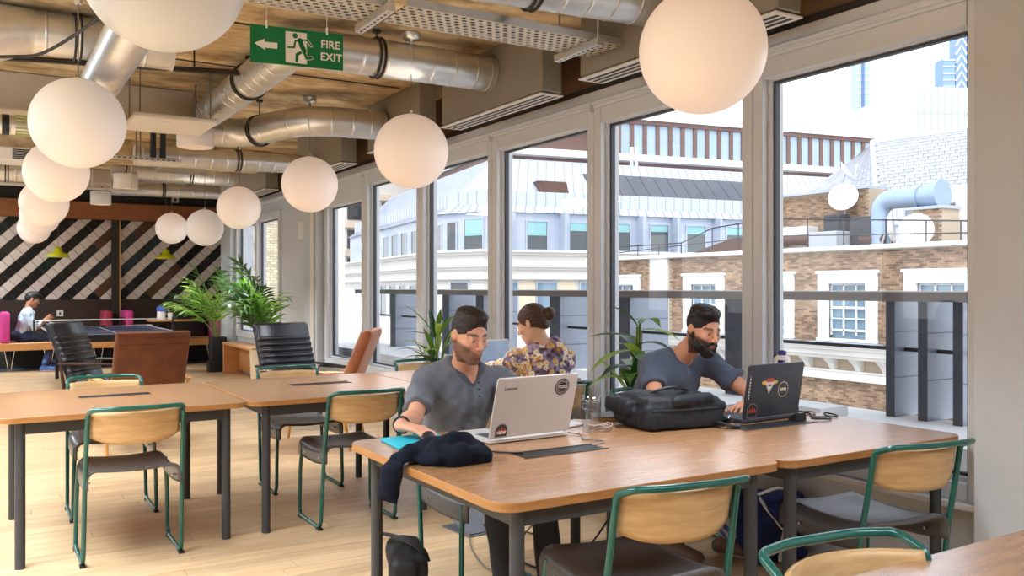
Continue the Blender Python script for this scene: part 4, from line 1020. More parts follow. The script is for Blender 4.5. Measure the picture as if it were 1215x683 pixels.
# things on the flat roof
def tl(o, l, c, g=None):
    o['label'] = l; o['category'] = c
    if g: o['group'] = g
    return o
def roofthing(name, l, c, bld, mats, bevel=0, seg=1):
    b = MB(); bld(b); return tl(b.build(name, mats, bevel=bevel, seg=seg), l, c)
t = tl(thing('roof_railing', '', ''), 'thin black iron railing along the brick building roof edge', 'railing')
b = MB(); b.tube([(25, 13.5, 3.25), (25, 22.5, 3.93), (25, 25.4, 3.75)], .025, 6); b.tube([(25, 25.4, 3.75), (25, 27.2, 3.24), (25, 32, 3.24)], .025, 6); b.tube([(25, 13.5, 2.95), (25, 23, 3.3), (25, 32, 2.95)], .02, 6); b.build('rail', M['iron'], t)
for y in (13.8, 15.086, 16.2, 17.6, 19.21, 20.72, 22.21, 24.0, 25.4, 27.2, 28.6, 30.0, 31.5):
    b = MB(); b.tube([(25, y, 2.5), (25, y, 3.26+(y-13.5)*.0755 if y < 22.6 else (3.9-(y-22.5)*.06 if y < 25.5 else 3.24))], .022, 6); b.build('post', M['iron'], t)
M['rust'] = mat('rusty_steel', (104, 76, 68), .6, .3, noise=(2, .3)); M['blueduct'] = mat('blue_grey_duct', (158, 178, 204), .4, .4); M['brickplain'] = mat('chimney_brick', (190, 130, 92), .85, noise=(4, .4), bump=(12, .6))
M['chimbrick'] = M['brick']
def f_(b): b.tube([(27, 25.5, 3.2), (27, 21.9, 3.22), (27, 21.8, 3.22)], .2, 18); b.tube([(27, 19.9, 3.1), (27, 18.9, 3.05)], [.32, .3], 18); [b.tube([(27, y, 3.2), (27, y-.05, 3.2)], .23, 18) for y in (24.6, 23.4, 22.2)]; b.bx(26.8, 27.2, 22.0, 22.2, 2.55, 3.1); b.bx(26.8, 27.2, 19.3, 19.5, 2.55, 2.9); b.tube([(27, 21.8, 3.22), (27, 19.9, 3.1)], .12, 12)
roofthing('roof_duct', 'rusty brown round duct lying on the brick building roof', 'duct', f_, M['rust'])
def f_(b): b.tube(rounded([(27.0, 19.2, 2.55), (27.0, 19.2, 4.45), (27.0, 17.7, 4.42), (27, 17.6, 4.42)], .55, 8), .34, 20); b.tube([(27, 17.75, 4.42), (27, 17.68, 4.42)], .38, 20); b.tube([(27, 17.65, 4.42), (27, 16.9, 4.45)], [.34, .5], 20)
roofthing('roof_duct', 'blue-grey bent ventilation duct above the chimney on the brick roof', 'duct', f_, M['blueduct'])
cm = thing('chimney', 'short brick chimney beside the white satellite dish', 'chimney', (27, 17.2, 2.55))
b = MB(); b.bx(26.55, 27.5, 16.65, 17.68, 2.55, 3.95); b.bx(26.5, 27.55, 16.6, 17.73, 3.95, 4.05, 1); b.build('stack', [M['mortar'], M['lead']], cm)
b = MB(); z = 2.6; row = 0
while z < 3.9:
    y = 16.66+(.11 if row % 2 else 0)
    while y < 17.5: b.bx(26.535, 26.56, y, y+.205, z, z+.065); y += .225
    z += .075; row += 1
b.build('bricks', M['brick'], cm, kind='stuff')
def dish(x, y, z, r, d, l):
    t = thing('satellite_dish', l, 'dish', (x, y, z), 0, 'white satellite dishes'); d = Vector(d).normalized(); X = d.to_track_quat('Z', 'Y').to_matrix().to_4x4()
    b = MB(); b.lathe([(.001, -.12*r), (.4*r, -.1*r), (.75*r, .03*r), (r, .22*r), (r*.99, .24*r), (.74*r, .06*r), (.4*r, -.07*r), (.001, -.09*r)], n=28, X=X); b.build('reflector', M['stucco'], t, world=False)
    b = MB(); f = d*r*.9; b.tube([X @ Vector((0, -r*.8, .15*r)), f], .02, 6); b.lathe([(.05, -.06), (.05, .06)], f, 10); b.build('feed_arm', M['stucco'], t, world=False)
    b = MB(); b.tube([-d*.12*r, (0-d.x*.2, 0-d.y*.2, -r*.8), (0-d.x*.2, -d.y*.2, 2.5-z)], .03, 8); b.build('mast', M['lead'], t, world=False)
dish(25.5, 16.85, 3.2, .53, (-1, -.5, .12), 'large round white satellite dish facing the windows, in front of the chimney')
dish(25.6, 17.9, 3.35, .56, (.5, -.86, .1), 'white satellite dish seen edge-on left of the round one')
dish(27.6, 21.2, 4.72, .55, (-1, -.45, .4), 'white satellite dish tilted up on the roof wall, below the slate roof')
dish(29, 22.15, 5.85, .5, (.45, -.75, .62), 'white satellite dish seen nearly edge-on before the slate hip')
roofthing('roof_unit', 'grey glazed box unit on the brick roof left of the rusty duct end', 'roof unit', lambda b: b.bx(26, 26.8, 20.3, 21.5, 2.55, 3.4), M['lead'], .02)
roofthing('roof_unit', 'white box unit on the brick roof behind the railing, left', 'roof unit', lambda b: b.bx(27.2, 27.9, 22.6, 25.2, 2.55, 3.75), M['stucco'], .02)
roofthing('roof_unit', 'white sloped cabinet under the blue-grey duct', 'roof unit', lambda b: b.bx(27.6, 28.2, 17.6, 18.7, 2.55, 4.1), M['stucco'], .02)
roofthing('roof_unit', 'pale parapet block behind the chimney at the pillar', 'roof unit', lambda b: b.bx(28.0, 29.0, 14, 17.1, 2.55, 4.75), M['stucco'], .02)
roofthing('roof_unit', 'dark machine on the brick roof in front of the roof wall', 'roof unit', lambda b: (b.bx(26.9, 27.6, 20.9, 21.6, 3.3, 4.1), b.bx(26.7, 27.5, 19.4, 20.3, 2.55, 3.9)), M['iron'], .1, 2)
def f_(b): b.prism([(25.6, 2.55), (25.0, 2.9), (24, 3.3), (23.0, 3.4), (23.0, 2.55)], 25.6, 26.4, Matrix(((0, 0, 1, 0), (1, 0, 0, 0), (0, 1, 0, 0), (0, 0, 0, 1))))
roofthing('glass_hatch', 'dark arched roof hatch behind the railing, left part of the brick roof', 'roof unit', lambda b: b.prism([(28.2, 2.55), (26.6, 3.0), (25.0, 3.35), (23.6, 3.45), (23.6, 2.55)], 25.7, 26.6, Matrix(((0, 0, 1, 0), (1, 0, 0, 0), (0, 1, 0, 0), (0, 0, 0, 1)))), M['rust'])
# ================================================================ stone corner building with zinc roof
OR = Vector((27.51, 41.78, 0)); a_ = R(100); UX = Vector((math.sin(a_), math.cos(a_), 0)); VY = Vector((-UX.y, UX.x, 0))
B2 = Matrix(((UX.x, VY.x, 0, OR.x), (UX.y, VY.y, 0, OR.y), (0, 0, 1, 0), (0, 0, 0, 1)))
M['zinc'] = mat('zinc_roof', (186, 192, 204), .5, .15, noise=(1, .06)); M['zincblue'] = mat('zinc_wall', (176, 186, 204), .5, .15, noise=(.6, .08)); M['solar'] = mat('solar_panel', (78, 80, 88), .5); M['blindbeige'] = mat('stone_beige', (226, 208, 184), .7)
sb = thing('stone_building', 'pale stone corner building with zinc roof behind the brick one', 'building', OR)
def bbx(b, s0, s1, v0, v1, z0, z1, m=0): b.bx(s0, s1, v0, v1, z0, z1, m, B2)
# footprint polygon of the corner: west face, chamfer, south face
fp = [(-5.6, 30), (-5.2, 3.2), (-3.4, .0), (34, 0), (34, 30)]
def off(poly, d): return [(-5.6-d, 30), (-5.2-d, 3.2-d*.3), (-3.4-d*.5, -d), (34, -d), (34, 30)]
b = MB(); b.prism(fp, -12, 3.45, B2); b.build('wall', M['stone'], sb)
b = MB()
for d, z0, z1 in ((.35, 3.40, 3.52), (.2, 3.25, 3.4), (.28, 2.55, 2.66), (.15, 2.4, 2.55), (.25, 1.85, 1.95)): b.prism(off(fp, d), z0, z1, B2)
b.build('cornice', M['stone'], sb)
b = MB(); b.prism(off(fp, -.5), 3.45, 5.75, B2); b.build('zinc_storey', M['zincblue'], sb)
b = MB(); lo = off(fp, -.3); mi = off(fp, -.9); n5 = 5
vs = [B2 @ Vector((p[0], p[1], 5.72)) for p in lo]+[B2 @ Vector((p[0], p[1], 6.15)) for p in mi]
b.add(vs, [(i, i+1, 6+i, 5+i) for i in range(3)]); b.prism(mi, 6.1, 7.0, B2)
mm_ = off(fp, -1.6); up = off(fp, -4.0); vs = [B2 @ Vector((p[0], p[1], 6.95)) for p in mm_]+[B2 @ Vector((p[0], p[1], 9.25)) for p in up]
up2 = [(3.0 if False else p[0], p[1]) for p in up]
b.add(vs, [(i, i+1, 6+i, 5+i) for i in range(3)]); b.prism(up, 9.2, 9.35, B2); b.build('zinc_roof', M['zinc'], sb)
b = MB()   # standing seams
def seams(p, q, z0, p2, q2, z1, st):
    P, Q, P2_, Q2 = Vector((*p, z0)), Vector((*q, z0)), Vector((*p2, z1)), Vector((*q2, z1)); n_ = max(2, int((Q-P).length/st))
    for k in range(1, n_):
        A = B2 @ P.lerp(Q, k/n_); C_ = B2 @ P2_.lerp(Q2, k/n_); b.tube([A, C_], .03, 4, smooth=False)
for i in range(3): seams(lo[i], lo[i+1], 5.74, mi[i], mi[i+1], 6.17, .62); seams(mi[i], mi[i+1], 6.12, mi[i], mi[i+1], 7.0, .62); seams(mm_[i], mm_[i+1], 6.97, up[i], up[i+1], 9.27, .62)
b.build('standing_seam', mat('zinc_seam', (150, 158, 174), .5), sb, kind='stuff')
def win2(s0, s1, z0, z1, v=.46, blind=.45, gm='darkglass'):
    f = MB()
    for q in ((s0-.08, s0, z0, z1), (s1, s1+.08, z0, z1), (s0-.08, s1+.08, z0-.06, z0), (s0-.08, s1+.08, z1, z1+.08)): f.bx(q[0], q[1], v-.06, v+.1, q[2], q[3], 0, B2)
    w_ = f.build('window', M['lead'], sb)
    p = MB(); bbx(p, s0, s1, v-.005, v+.02, z0, z1); p.build('pane', M[gm], w_)
    if blind: p = MB(); bbx(p, s0+.03, s1-.03, v-.02, v-.006, z1-(z1-z0)*blind, z1); p.build('blind', M['tealglass'], w_)
for s0, s1, bl in ((-.58, .69, .5), (2.15, 3.3, .3), (4.87, 6.19, .3), (7.64, 8.89, .25), (10.23, 11.58, .3), (13.2, 14.5, .3), (16.4, 17.7, .3)): win2(s0, s1, 3.6, 5.22, .5, bl)
for s0 in (-1.9, 1.5, 4.1, 6.7, 9.1, 12.2, 15.2):
    b = MB(); b.bx(s0, s0+.12, -.25, .5, 3.5, 5.7, 0, B2); b.bx(s0+.12, s0+.55, .3, .5, 3.5, 5.7, 0, B2); b.build('fin_wall', M['zincblue'], sb)
for s0 in (-2.6, -.16, 2.6, 5.2, 8.0): win2(s0, s0+1.2, -.4, 1.68, -.02, 0, 'skyglass')
b = MB(); [bbx(b, s0, s0+1.1, -.03, 0, -.6, 1.7) for s0 in (-1.35, 1.15, 3.9)]; b.build('beige_panel', M['blindbeige'], sb)
# chamfer and west windows
def win_on(p, q, t0, t1, z0, z1, blind=0):
    P, Q = Vector((*p, 0)), Vector((*q, 0)); d = (Q-P); L_ = d.length; d.normalize(); n_ = Vector((d.y, -d.x, 0))
    X = B2 @ Matrix(((d.x, n_.x, 0, P.x), (d.y, n_.y, 0, P.y), (0, 0, 1, 0), (0, 0, 0, 1)))
    f = MB(); 
    for qd in ((t0-.08, t0, z0, z1), (t1, t1+.08, z0, z1), (t0-.08, t1+.08, z0-.06, z0), (t0-.08, t1+.08, z1, z1+.08)): f.bx(qd[0], qd[1], -.05, .07, qd[2], qd[3], 0, X)
    w_ = f.build('window', M['lead'], sb); p_ = MB(); p_.bx(t0, t1, 0, .03, z0, z1, 0, X); p_.build('pane', M['darkglass'], w_)
    if blind: p_ = MB(); p_.bx(t0+.03, t1-.03, .031, .045, z1-(z1-z0)*blind, z1, 0, X); p_.build('blind', M['tealglass'], w_)
zz_ = off(fp, -.5)
win_on(zz_[1], zz_[2], 1.7, 3.1, 3.6, 5.3, .55); win_on(zz_[1], zz_[2], .3, 1.0, 3.6, 5.2)
for k in range(6): win_on(zz_[0], zz_[1], 26.2-k*2.6-1.2, 26.2-k*2.6, 3.6, 5.1)
for k in range(5): win_on(fp[0], fp[1], 25-k*2.6-1.2, 25-k*2.6, -.6, 1.5)
win_on(fp[1], fp[2], 1.2, 2.5, -.4, 1.68)
# solar panels and dormer on the roof slope
def slopept(s, z, o=.06): t_ = (z-6.95)/2.3; return B2 @ Vector((s, 1.6+2.4*t_-o, z+o))
for k in range(12):
    s0 = 4.35+k*1.0; b = MB(); P4 = [slopept(s0, 7.02), slopept(s0+.96, 7.02), slopept(s0+.96, 8.5), slopept(s0, 8.5)]
    Q4 = [slopept(s0, 7.02, -.02), slopept(s0+.96, 7.02, -.02), slopept(s0+.96, 8.5, -.02), slopept(s0, 8.5, -.02)]
    b.add(P4+Q4, [(0, 1, 2, 3), (0, 4, 5, 1), (1, 5, 6, 2), (2, 6, 7, 3), (3, 7, 4, 0)]); b.build('solar_panel', M['solar'], sb)
b = MB(); b.prism([(.75, 7.1), (2.6, 7.1), (2.45, 7.75), (.6, 7.75)], -2.6, -1.55, B2 @ Matrix(((1, 0, 0, 0), (0, 0, -1, 0), (0, 1, 0, 0), (0, 0, 0, 1)))); b.build('dormer', M['rust'], sb)
for s0 in (8.4, 8.75):
    b = MB(); b.tube([B2 @ Vector((s0, 4.2, 9.2)), B2 @ Vector((s0, 4.2, 10.6))], .12, 10); b.build('vent_pipe', M['stucco'], sb)
b = MB(); bbx(b, -2, 34, 3.9, 4.1, 9.75, 9.95); b.build('parapet_rail', M['stucco'], sb)
# ================================================================ modern office block with brown piers
OR3 = Vector((56, 55, 0)); B3 = Matrix(((UX.x, VY.x, 0, OR3.x), (UX.y, VY.y, 0, OR3.y), (0, 0, 1, 0), (0, 0, 0, 1)))
M['brownpier'] = mat('brown_pier', (112, 86, 78), .6); M['skyblue'] = mat('office_glass', (166, 186, 206), .05, spec=.7, noise=(.15, .25), coords='World')
ob = thing('office_block', 'modern office block with brown piers and glass under a white parapet, beyond the zinc roof', 'building', OR3)
b = MB(); b.bx(-22, 70, .9, 25, -12, 15.5, 0, B3); b.build('core', M['brownpier'], ob)
b = MB(); b.bx(-22.5, 70, -.3, 25, 15.45, 16.0, 0, B3); b.bx(-22.3, 70, -.1, 25, 12.0, 12.55, 0, B3); b.build('parapet', M['stucco'], ob)
b = MB(); b.bx(-22, 70, -.1, .9, 15.1, 15.45, 0, B3); b.build('fascia', M['brownpier'], ob)
s = -12.2; k = 0
while s < 55:
    wd = .45 if not -4 < s-.0 < -3.4 else .45
    b = MB(); b.bx(s, s+.36, 0, .9, 12.5, 15.12, 0, B3); b.build('pier', M['brownpier'], ob)
    b = MB(); b.bx(s+.36, s+1.24, .12, .2, 12.5, 15.12, 0, B3); b.build('pane', M['skyblue'], ob); s += 1.24
    k += 1
# ================================================================ white glass block, towers
M['hazewhite'] = mat('pale_cladding', (228, 234, 242), .6); M['hazeblue'] = mat('hazy_tower_blue', (164, 190, 222), .5); M['hazelight'] = mat('hazy_tower_pale', (236, 242, 250), .7); M['hazedark'] = mat('hazy_tower_dark', (128, 156, 198), .5)  # distance haze is put into the tower colours as pale blue
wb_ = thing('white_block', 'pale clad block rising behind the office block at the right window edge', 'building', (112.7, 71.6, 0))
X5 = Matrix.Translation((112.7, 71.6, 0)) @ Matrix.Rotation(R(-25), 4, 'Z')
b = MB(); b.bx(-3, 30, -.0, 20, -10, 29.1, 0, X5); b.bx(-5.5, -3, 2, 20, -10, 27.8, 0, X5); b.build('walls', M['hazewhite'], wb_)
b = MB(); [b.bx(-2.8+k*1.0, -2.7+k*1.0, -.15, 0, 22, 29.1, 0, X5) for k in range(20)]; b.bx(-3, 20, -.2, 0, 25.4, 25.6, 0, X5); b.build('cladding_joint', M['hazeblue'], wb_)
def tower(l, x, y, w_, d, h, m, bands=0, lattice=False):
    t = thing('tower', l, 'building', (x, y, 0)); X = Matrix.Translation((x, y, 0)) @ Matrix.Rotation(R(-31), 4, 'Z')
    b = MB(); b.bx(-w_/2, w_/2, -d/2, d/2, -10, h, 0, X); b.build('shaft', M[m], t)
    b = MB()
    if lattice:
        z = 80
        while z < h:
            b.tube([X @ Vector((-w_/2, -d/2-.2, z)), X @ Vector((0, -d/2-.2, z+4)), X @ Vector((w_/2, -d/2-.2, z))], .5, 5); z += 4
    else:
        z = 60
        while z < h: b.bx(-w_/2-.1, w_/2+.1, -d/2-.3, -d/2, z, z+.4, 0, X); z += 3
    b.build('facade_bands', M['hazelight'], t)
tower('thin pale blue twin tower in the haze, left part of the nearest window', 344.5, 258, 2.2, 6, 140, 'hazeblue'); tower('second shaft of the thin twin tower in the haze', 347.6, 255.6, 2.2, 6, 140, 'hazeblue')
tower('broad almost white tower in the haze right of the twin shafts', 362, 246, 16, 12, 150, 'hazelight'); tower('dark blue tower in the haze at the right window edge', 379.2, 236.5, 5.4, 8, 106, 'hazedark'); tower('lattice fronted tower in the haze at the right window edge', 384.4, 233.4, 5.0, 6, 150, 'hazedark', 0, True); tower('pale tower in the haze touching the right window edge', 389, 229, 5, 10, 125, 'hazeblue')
# ================================================================ brick wing of the same block seen through the far windows
wg = thing('side_wing', 'pale brick wing next door seen through the far windows', 'building', (9, 32, 0))
M['palebrick'] = mat('pale_brick', (226, 212, 184), .85, noise=(2, .15), island=.25)
b = MB(); b.bx(7.15, 11.3, 30.0, 40, -8, 9); b.build('wall', mat('white_render', (250, 250, 248), .8), wg); b = MB(); [b.bx(x_, x_+.12, 29.9, 30.0, -8, 9) for x_ in (9.5, 10.2, 11.15)]; b.build('pilaster_strip', M['stucco'], wg); b = MB(); b.bx(7.14, 9.5, 29.99, 30.0, -8, 9); b.build('mortar_bed', M['mortar'], wg)
b = MB(); z = -1.5; row = 0
while z < 4.6:
    x = 7.15+(.12 if row % 2 else 0)
    while x < 9.45: b.add([(x, 29.975, z), (x+.225, 29.975, z), (x+.225, 29.975, z+.08), (x, 29.975, z+.08)], [(0, 1, 2, 3)]); x += .24
    z += .092; row += 1
b.build('bricks', M['palebrick'], wg, kind='stuff')
ft = thing('far_terrace', 'distant tan and white building seen through the leftmost large window', 'building', (33.5, 80, 0))
b = MB(); b.bx(30, 37.4, 80, 90, -10, 12); b.build('wall', M['stone'], ft)
b = MB()
for z in (-4, -1.2, 1.6, 4.4, 7.2, 10): b.bx(29.9, 37.5, 79.7, 80, z, z+.6)
b.build('floor_band', M['blindbeige'], ft)
for z in (-3.2, -.4, 2.4, 5.2, 8.0):
    for k in range(4): b = MB(); b.bx(30.4+k*1.8, 31.8+k*1.8, 79.9, 80.01, z, z+1.8); b.build('window', M['darkglass'], ft)
b = MB(); b.bx(-80, 420, 5.5, 420, -12.2, -12); b.build('street', mat('street_asphalt', (150, 150, 150), .9), kind='structure')
# ================================================================ people
def smat(name, rough=.5, sheen=0., spec=.35, sss=0., noise=None, bump=None):
    m = mat(name, (255, 255, 255), rough, spec=spec, attr='Col', noise=noise, bump=bump, sheen=sheen)
    if sss: b = m.node_tree.nodes['Principled BSDF']; b.inputs['Subsurface Weight'].default_value = sss; b.inputs['Subsurface Radius'].default_value = (.012, .005, .003)
    return m
M['skin'] = smat('skin', .5, sss=.12); M['cloth'] = smat('dyed_cloth', .85, sheen=.15, spec=.2, bump=(220, .25, .002)); M['hair'] = smat('hair', .5, spec=.45)
M['shoe'] = smat('shoe_leather', .5)
A = np.array
def L3(c): return A(lin(c), np.float32)
def rotm(yaw, pitch, roll=0):
    # head frame: x = viewer side right, y = face forward, z up ; yaw 0 faces world +y
    return np.array((Matrix.Rotation(yaw, 3, 'Z') @ Matrix.Rotation(pitch, 3, 'X') @ Matrix.Rotation(roll, 3, 'Y')))
class Head:
    def __init__(s, c, yaw, pitch, sc=1., roll=0): s.c = A(c, float); s.R = rotm(yaw, pitch, roll); s.s = sc
    def w(s, p): return s.c+s.R @ (A(p, float)*s.s)
    def loc(s, V): return ((V-s.c) @ s.R)/s.s
    def cap(s, S, a, b, r0, r1=None, k=.015, op='+'): S.cap(s.w(a), s.w(b), r0*s.s, (r0 if r1 is None else r1)*s.s, k, op)
    def ell(s, S, c, r, k=.015, op='+', rot=None):
        Rm = s.R if rot is None else s.R @ rot
        S.ell(s.w(c), A(r)*s.s, Rm, k, op)
    def add_head(s, S, ears=True, female=False):
        s.ell(S, (0, -.014, .032), (.074, .094, .086), .02)
        s.ell(S, (0, .022, -.03), (.060, .066, .082), .03)
        j = .9 if female else 1.
        for q in (-1, 1):
            s.cap(S, (q*.050*j, -.008, -.055), (q*.018*j, .062, -.101), .022*j, .019, .02)
            s.ell(S, (q*.043, .058, -.022), (.02, .022, .017), .02)
        s.ell(S, (0, .066, -.102), (.022, .019, .017), .015)
        s.cap(S, (-.032, .079, .021), (.032, .079, .021), .011, k=.012)
        for q in (-1, 1): s.ell(S, (q*.031, .097, .003), (.017, .013, .010), .008, '-')
        for q in (-1, 1): s.ell(S, (q*.031, .074, .003), (.0125, .0125, .0125), .002)
        s.cap(S, (0, .086, .014), (0, .110, -.026), .0075, .0115, .01)
        for q in (-1, 1): s.ell(S, (q*.0115, .100, -.031), (.0085, .010, .0075), .006)
        s.ell(S, (0, .078, -.066), (.03, .016, .022), .015)
        s.cap(S, (-.017, .088, -.0595), (.017, .088, -.0595), .0058, k=.006); s.cap(S, (-.014, .087, -.070), (.014, .087, -.070), .0066, k=.006)
        s.cap(S, (-.021, .097, -.0645), (.021, .097, -.0645), .0022, k=.004, op='-')
        if ears:
            for q in (-1, 1):
                s.ell(S, (q*.077, -.012, -.004), (.009, .019, .032), .008, rot=np.array(Matrix.Rotation(q*.35, 3, 'Z')))
                s.ell(S, (q*.086, -.006, -.001), (.006, .010, .018), .005, '-')
def face_col(h, V, base, stubble=None, brow=(44, 30, 22), lip=(172, 104, 92)):
    P = h.loc(V); C = np.tile(L3(base), (len(V), 1)); x = np.abs(P[:, 0]); y = P[:, 1]; z = P[:, 2]
    inhead = (np.linalg.norm(P, axis=1) < .16)
    def mixc(m, c, a=1.): m = np.clip(m, 0, 1)[:, None]*a; C[:] = C*(1-m)+L3(c)*m
    if stubble:
        jaw = np.clip((-.036-z+.35*np.clip(.06-x, -1, .06)*0+(x-.03)*.55)/.014, 0, 1)*(y > -.03)*inhead*(z > -.135)
        mixc(jaw, stubble[0], stubble[1])
    mixc(inhead*(y > .07)*np.clip(1-np.abs(z+.0595)/.007, 0, 1)*np.clip((.024-x)/.004, 0, 1)+inhead*(y > .07)*np.clip(1-np.abs(z+.070)/.008, 0, 1)*np.clip((.021-x)/.004, 0, 1), lip, .8)
    mixc(inhead*(y > .05)*np.clip(1.4-np.abs(z-(.024+.010*(1-((x-.03)/.022)**2)*.6))/.0055, 0, 1)*((x > .011) & (x < .053)), brow, .9)
    for q in (-1, 1):
        d = np.sqrt((P[:, 0]-q*.031)**2+(y-.074)**2+(z-.003)**2); f = np.sqrt((P[:, 0]-q*.031)**2+(z+.0025)**2)
        e = (d < .0136) & (y > .078)
        lid = e & ((z > .0036) | (z < -.0045)); eye = e & ~lid
        mixc(eye.astype(float), (196, 184, 178)); mixc((eye & (f < .0068)).astype(float), (48, 34, 26)); mixc((e & (z > .0030) & (z < .0055)).astype(float), (40, 28, 24), .8)
    return C
def hand(S, wrist, fw, nrm, side, sc=1., curl=(.25, .35, .3), spread=.16, k=.006):
    # fw: towards fingers, nrm: back of the hand, side: +1 thumb on the +(fw x nrm) side
    w0 = A(wrist, float); f = A(fw, float); f /= np.linalg.norm(f); n = A(nrm, float); n -= f*(n @ f); n /= np.linalg.norm(n); t = np.cross(f, n)*side
    for i, (off, L_, fl) in enumerate(((.028, .082, (.044, .026, .020)), (.009, .086, (.049, .030, .022)), (-.010, .082, (.045, .028, .021)), (-.028, .074, (.036, .021, .018)))):
        kn = w0+(f*L_+t*off+n*.004)*sc
        S.cap(w0+(f*.012+t*off*.55)*sc, kn, .0125*sc, .0105*sc, .012)
        p = kn; d = f*math.cos(curl[0])-n*math.sin(curl[0])+t*off/.028*spread; d /= np.linalg.norm(d); ang = curl[0]; r = .0092 if i < 3 else .008
        for j, l in enumerate(fl):
            q = p+d*l*sc; S.cap(p, q, r*sc, (r-.0012)*sc, k if j else .008); p = q; r -= .0012
            ang += curl[1] if j == 0 else curl[2]; d = f*math.cos(ang)-n*math.sin(ang)+t*off/.028*spread*.6; d /= np.linalg.norm(d)
    p = w0+(f*.022+t*.022)*sc; q = p+(f*.034+t*.030-n*.012)*sc; S.cap(p, q, .0135*sc, .0105*sc, .012)
    r_ = q+(f*.032+t*.012-n*.006)*sc; S.cap(q, r_, .0102*sc, .0092*sc, .006); S.cap(r_, r_+(f*.024+t*.002-n*.008)*sc, .0092*sc, .0075*sc, .006)
def folds(seed, amp, freq=26):
    g = np.random.RandomState(seed); K = [(g.normal(size=3)*freq, g.rand()*6.28) for _ in range(7)]
    def fn(x, y, z):
        v = 0
        for (q, ph) in K: v = v+np.sin(q[0]*x+q[1]*y+q[2]*z*.7+ph+1.5*np.sin(q[1]*.4*x-q[0]*.4*z+q[2]*.3*y))
        return v*amp/3
    return fn
def lerp(a, b, t): return A(a)*(1-t)+A(b)*t
class Person:
    """joints in world space; R/L = the person's own right / left"""
    def __init__(s, J): s.J = {k: A(v, float) for k, v in J.items()}
    def torso(s, S, g=0., low=True, k=.05):
        J = s.J; ax = J['shL']-J['shR']; ax /= np.linalg.norm(ax); up = J['neck']-J['pelvis']; up /= np.linalg.norm(up); fwd = np.cross(up, ax); Rm = np.stack([ax, -fwd, up], 1)
        w_ = np.linalg.norm(J['shL']-J['shR'])/2
        c = lerp(J['pelvis'], J['neck'], .66); S.ell(c, (w_*.93+g, .112+g, .21+g), Rm, k)
        c = lerp(J['pelvis'], J['neck'], .33); S.ell(c, (w_*.82+g, .108+g, .19+g), Rm, k)
        S.ell(J['pelvis'], (w_*.88+g, .125+g, .13+g), Rm, k)
        for q in ('shR', 'shL'):
            S.cap(J['neck']+(J[q]-J['neck'])*.15-up*.015, J[q], .044+g, .056+g, .04)
    def arm(s, S, q, g=0., part=1., k=.025):
        J = s.J; S.cap(J['sh'+q], lerp(J['sh'+q], J['el'+q], part), .054+g, .054+g+(.040-.054)*part, k)
    def forearm(s, S, q, g=0., part=1.):
        J = s.J; m = lerp(J['el'+q], J['wr'+q], .3); S.cap(J['el'+q], m, .038+g, .040+g, .02); S.cap(m, lerp(J['el'+q], J['wr'+q], part), .040+g, .026+g, .02)
    def legs(s, S, g=0., k=.03):
        J = s.J
        for q in 'RL': S.cap(J['hip'+q], J['kn'+q], .082+g, .058+g, k); S.cap(J['kn'+q], J['an'+q], .056+g, .04+g, k)
def trunk_axis(J): u = J['neck']-J['pelvis']; return u/np.linalg.norm(u)
def shoes(p, root, col, sole=(200, 196, 190)):
    J = p.J
    for q in 'RL':
        a = J['an'+q]; t_ = J['to'+q]; S = SDF(np.minimum(a, t_)-.12, np.maximum(a, t_)+.12, .008); h = a.copy(); h[2] = .045; d = t_-h; d[2] = 0; d /= np.linalg.norm(d)
        S.cap(h-d*.045, h+d*.03, .042, .042, .02); S.cap(h+d*.03, t_, .043, .036, .02); S.cap(a+A((0, 0, .03)), h, .044, .046, .02)
        S.plane((0, 0, .004), (0, 0, -1)); S.build('shoe', M['shoe'], root, lambda V: np.where(V[:, 2:3] < .022, L3(sole), L3(col)))
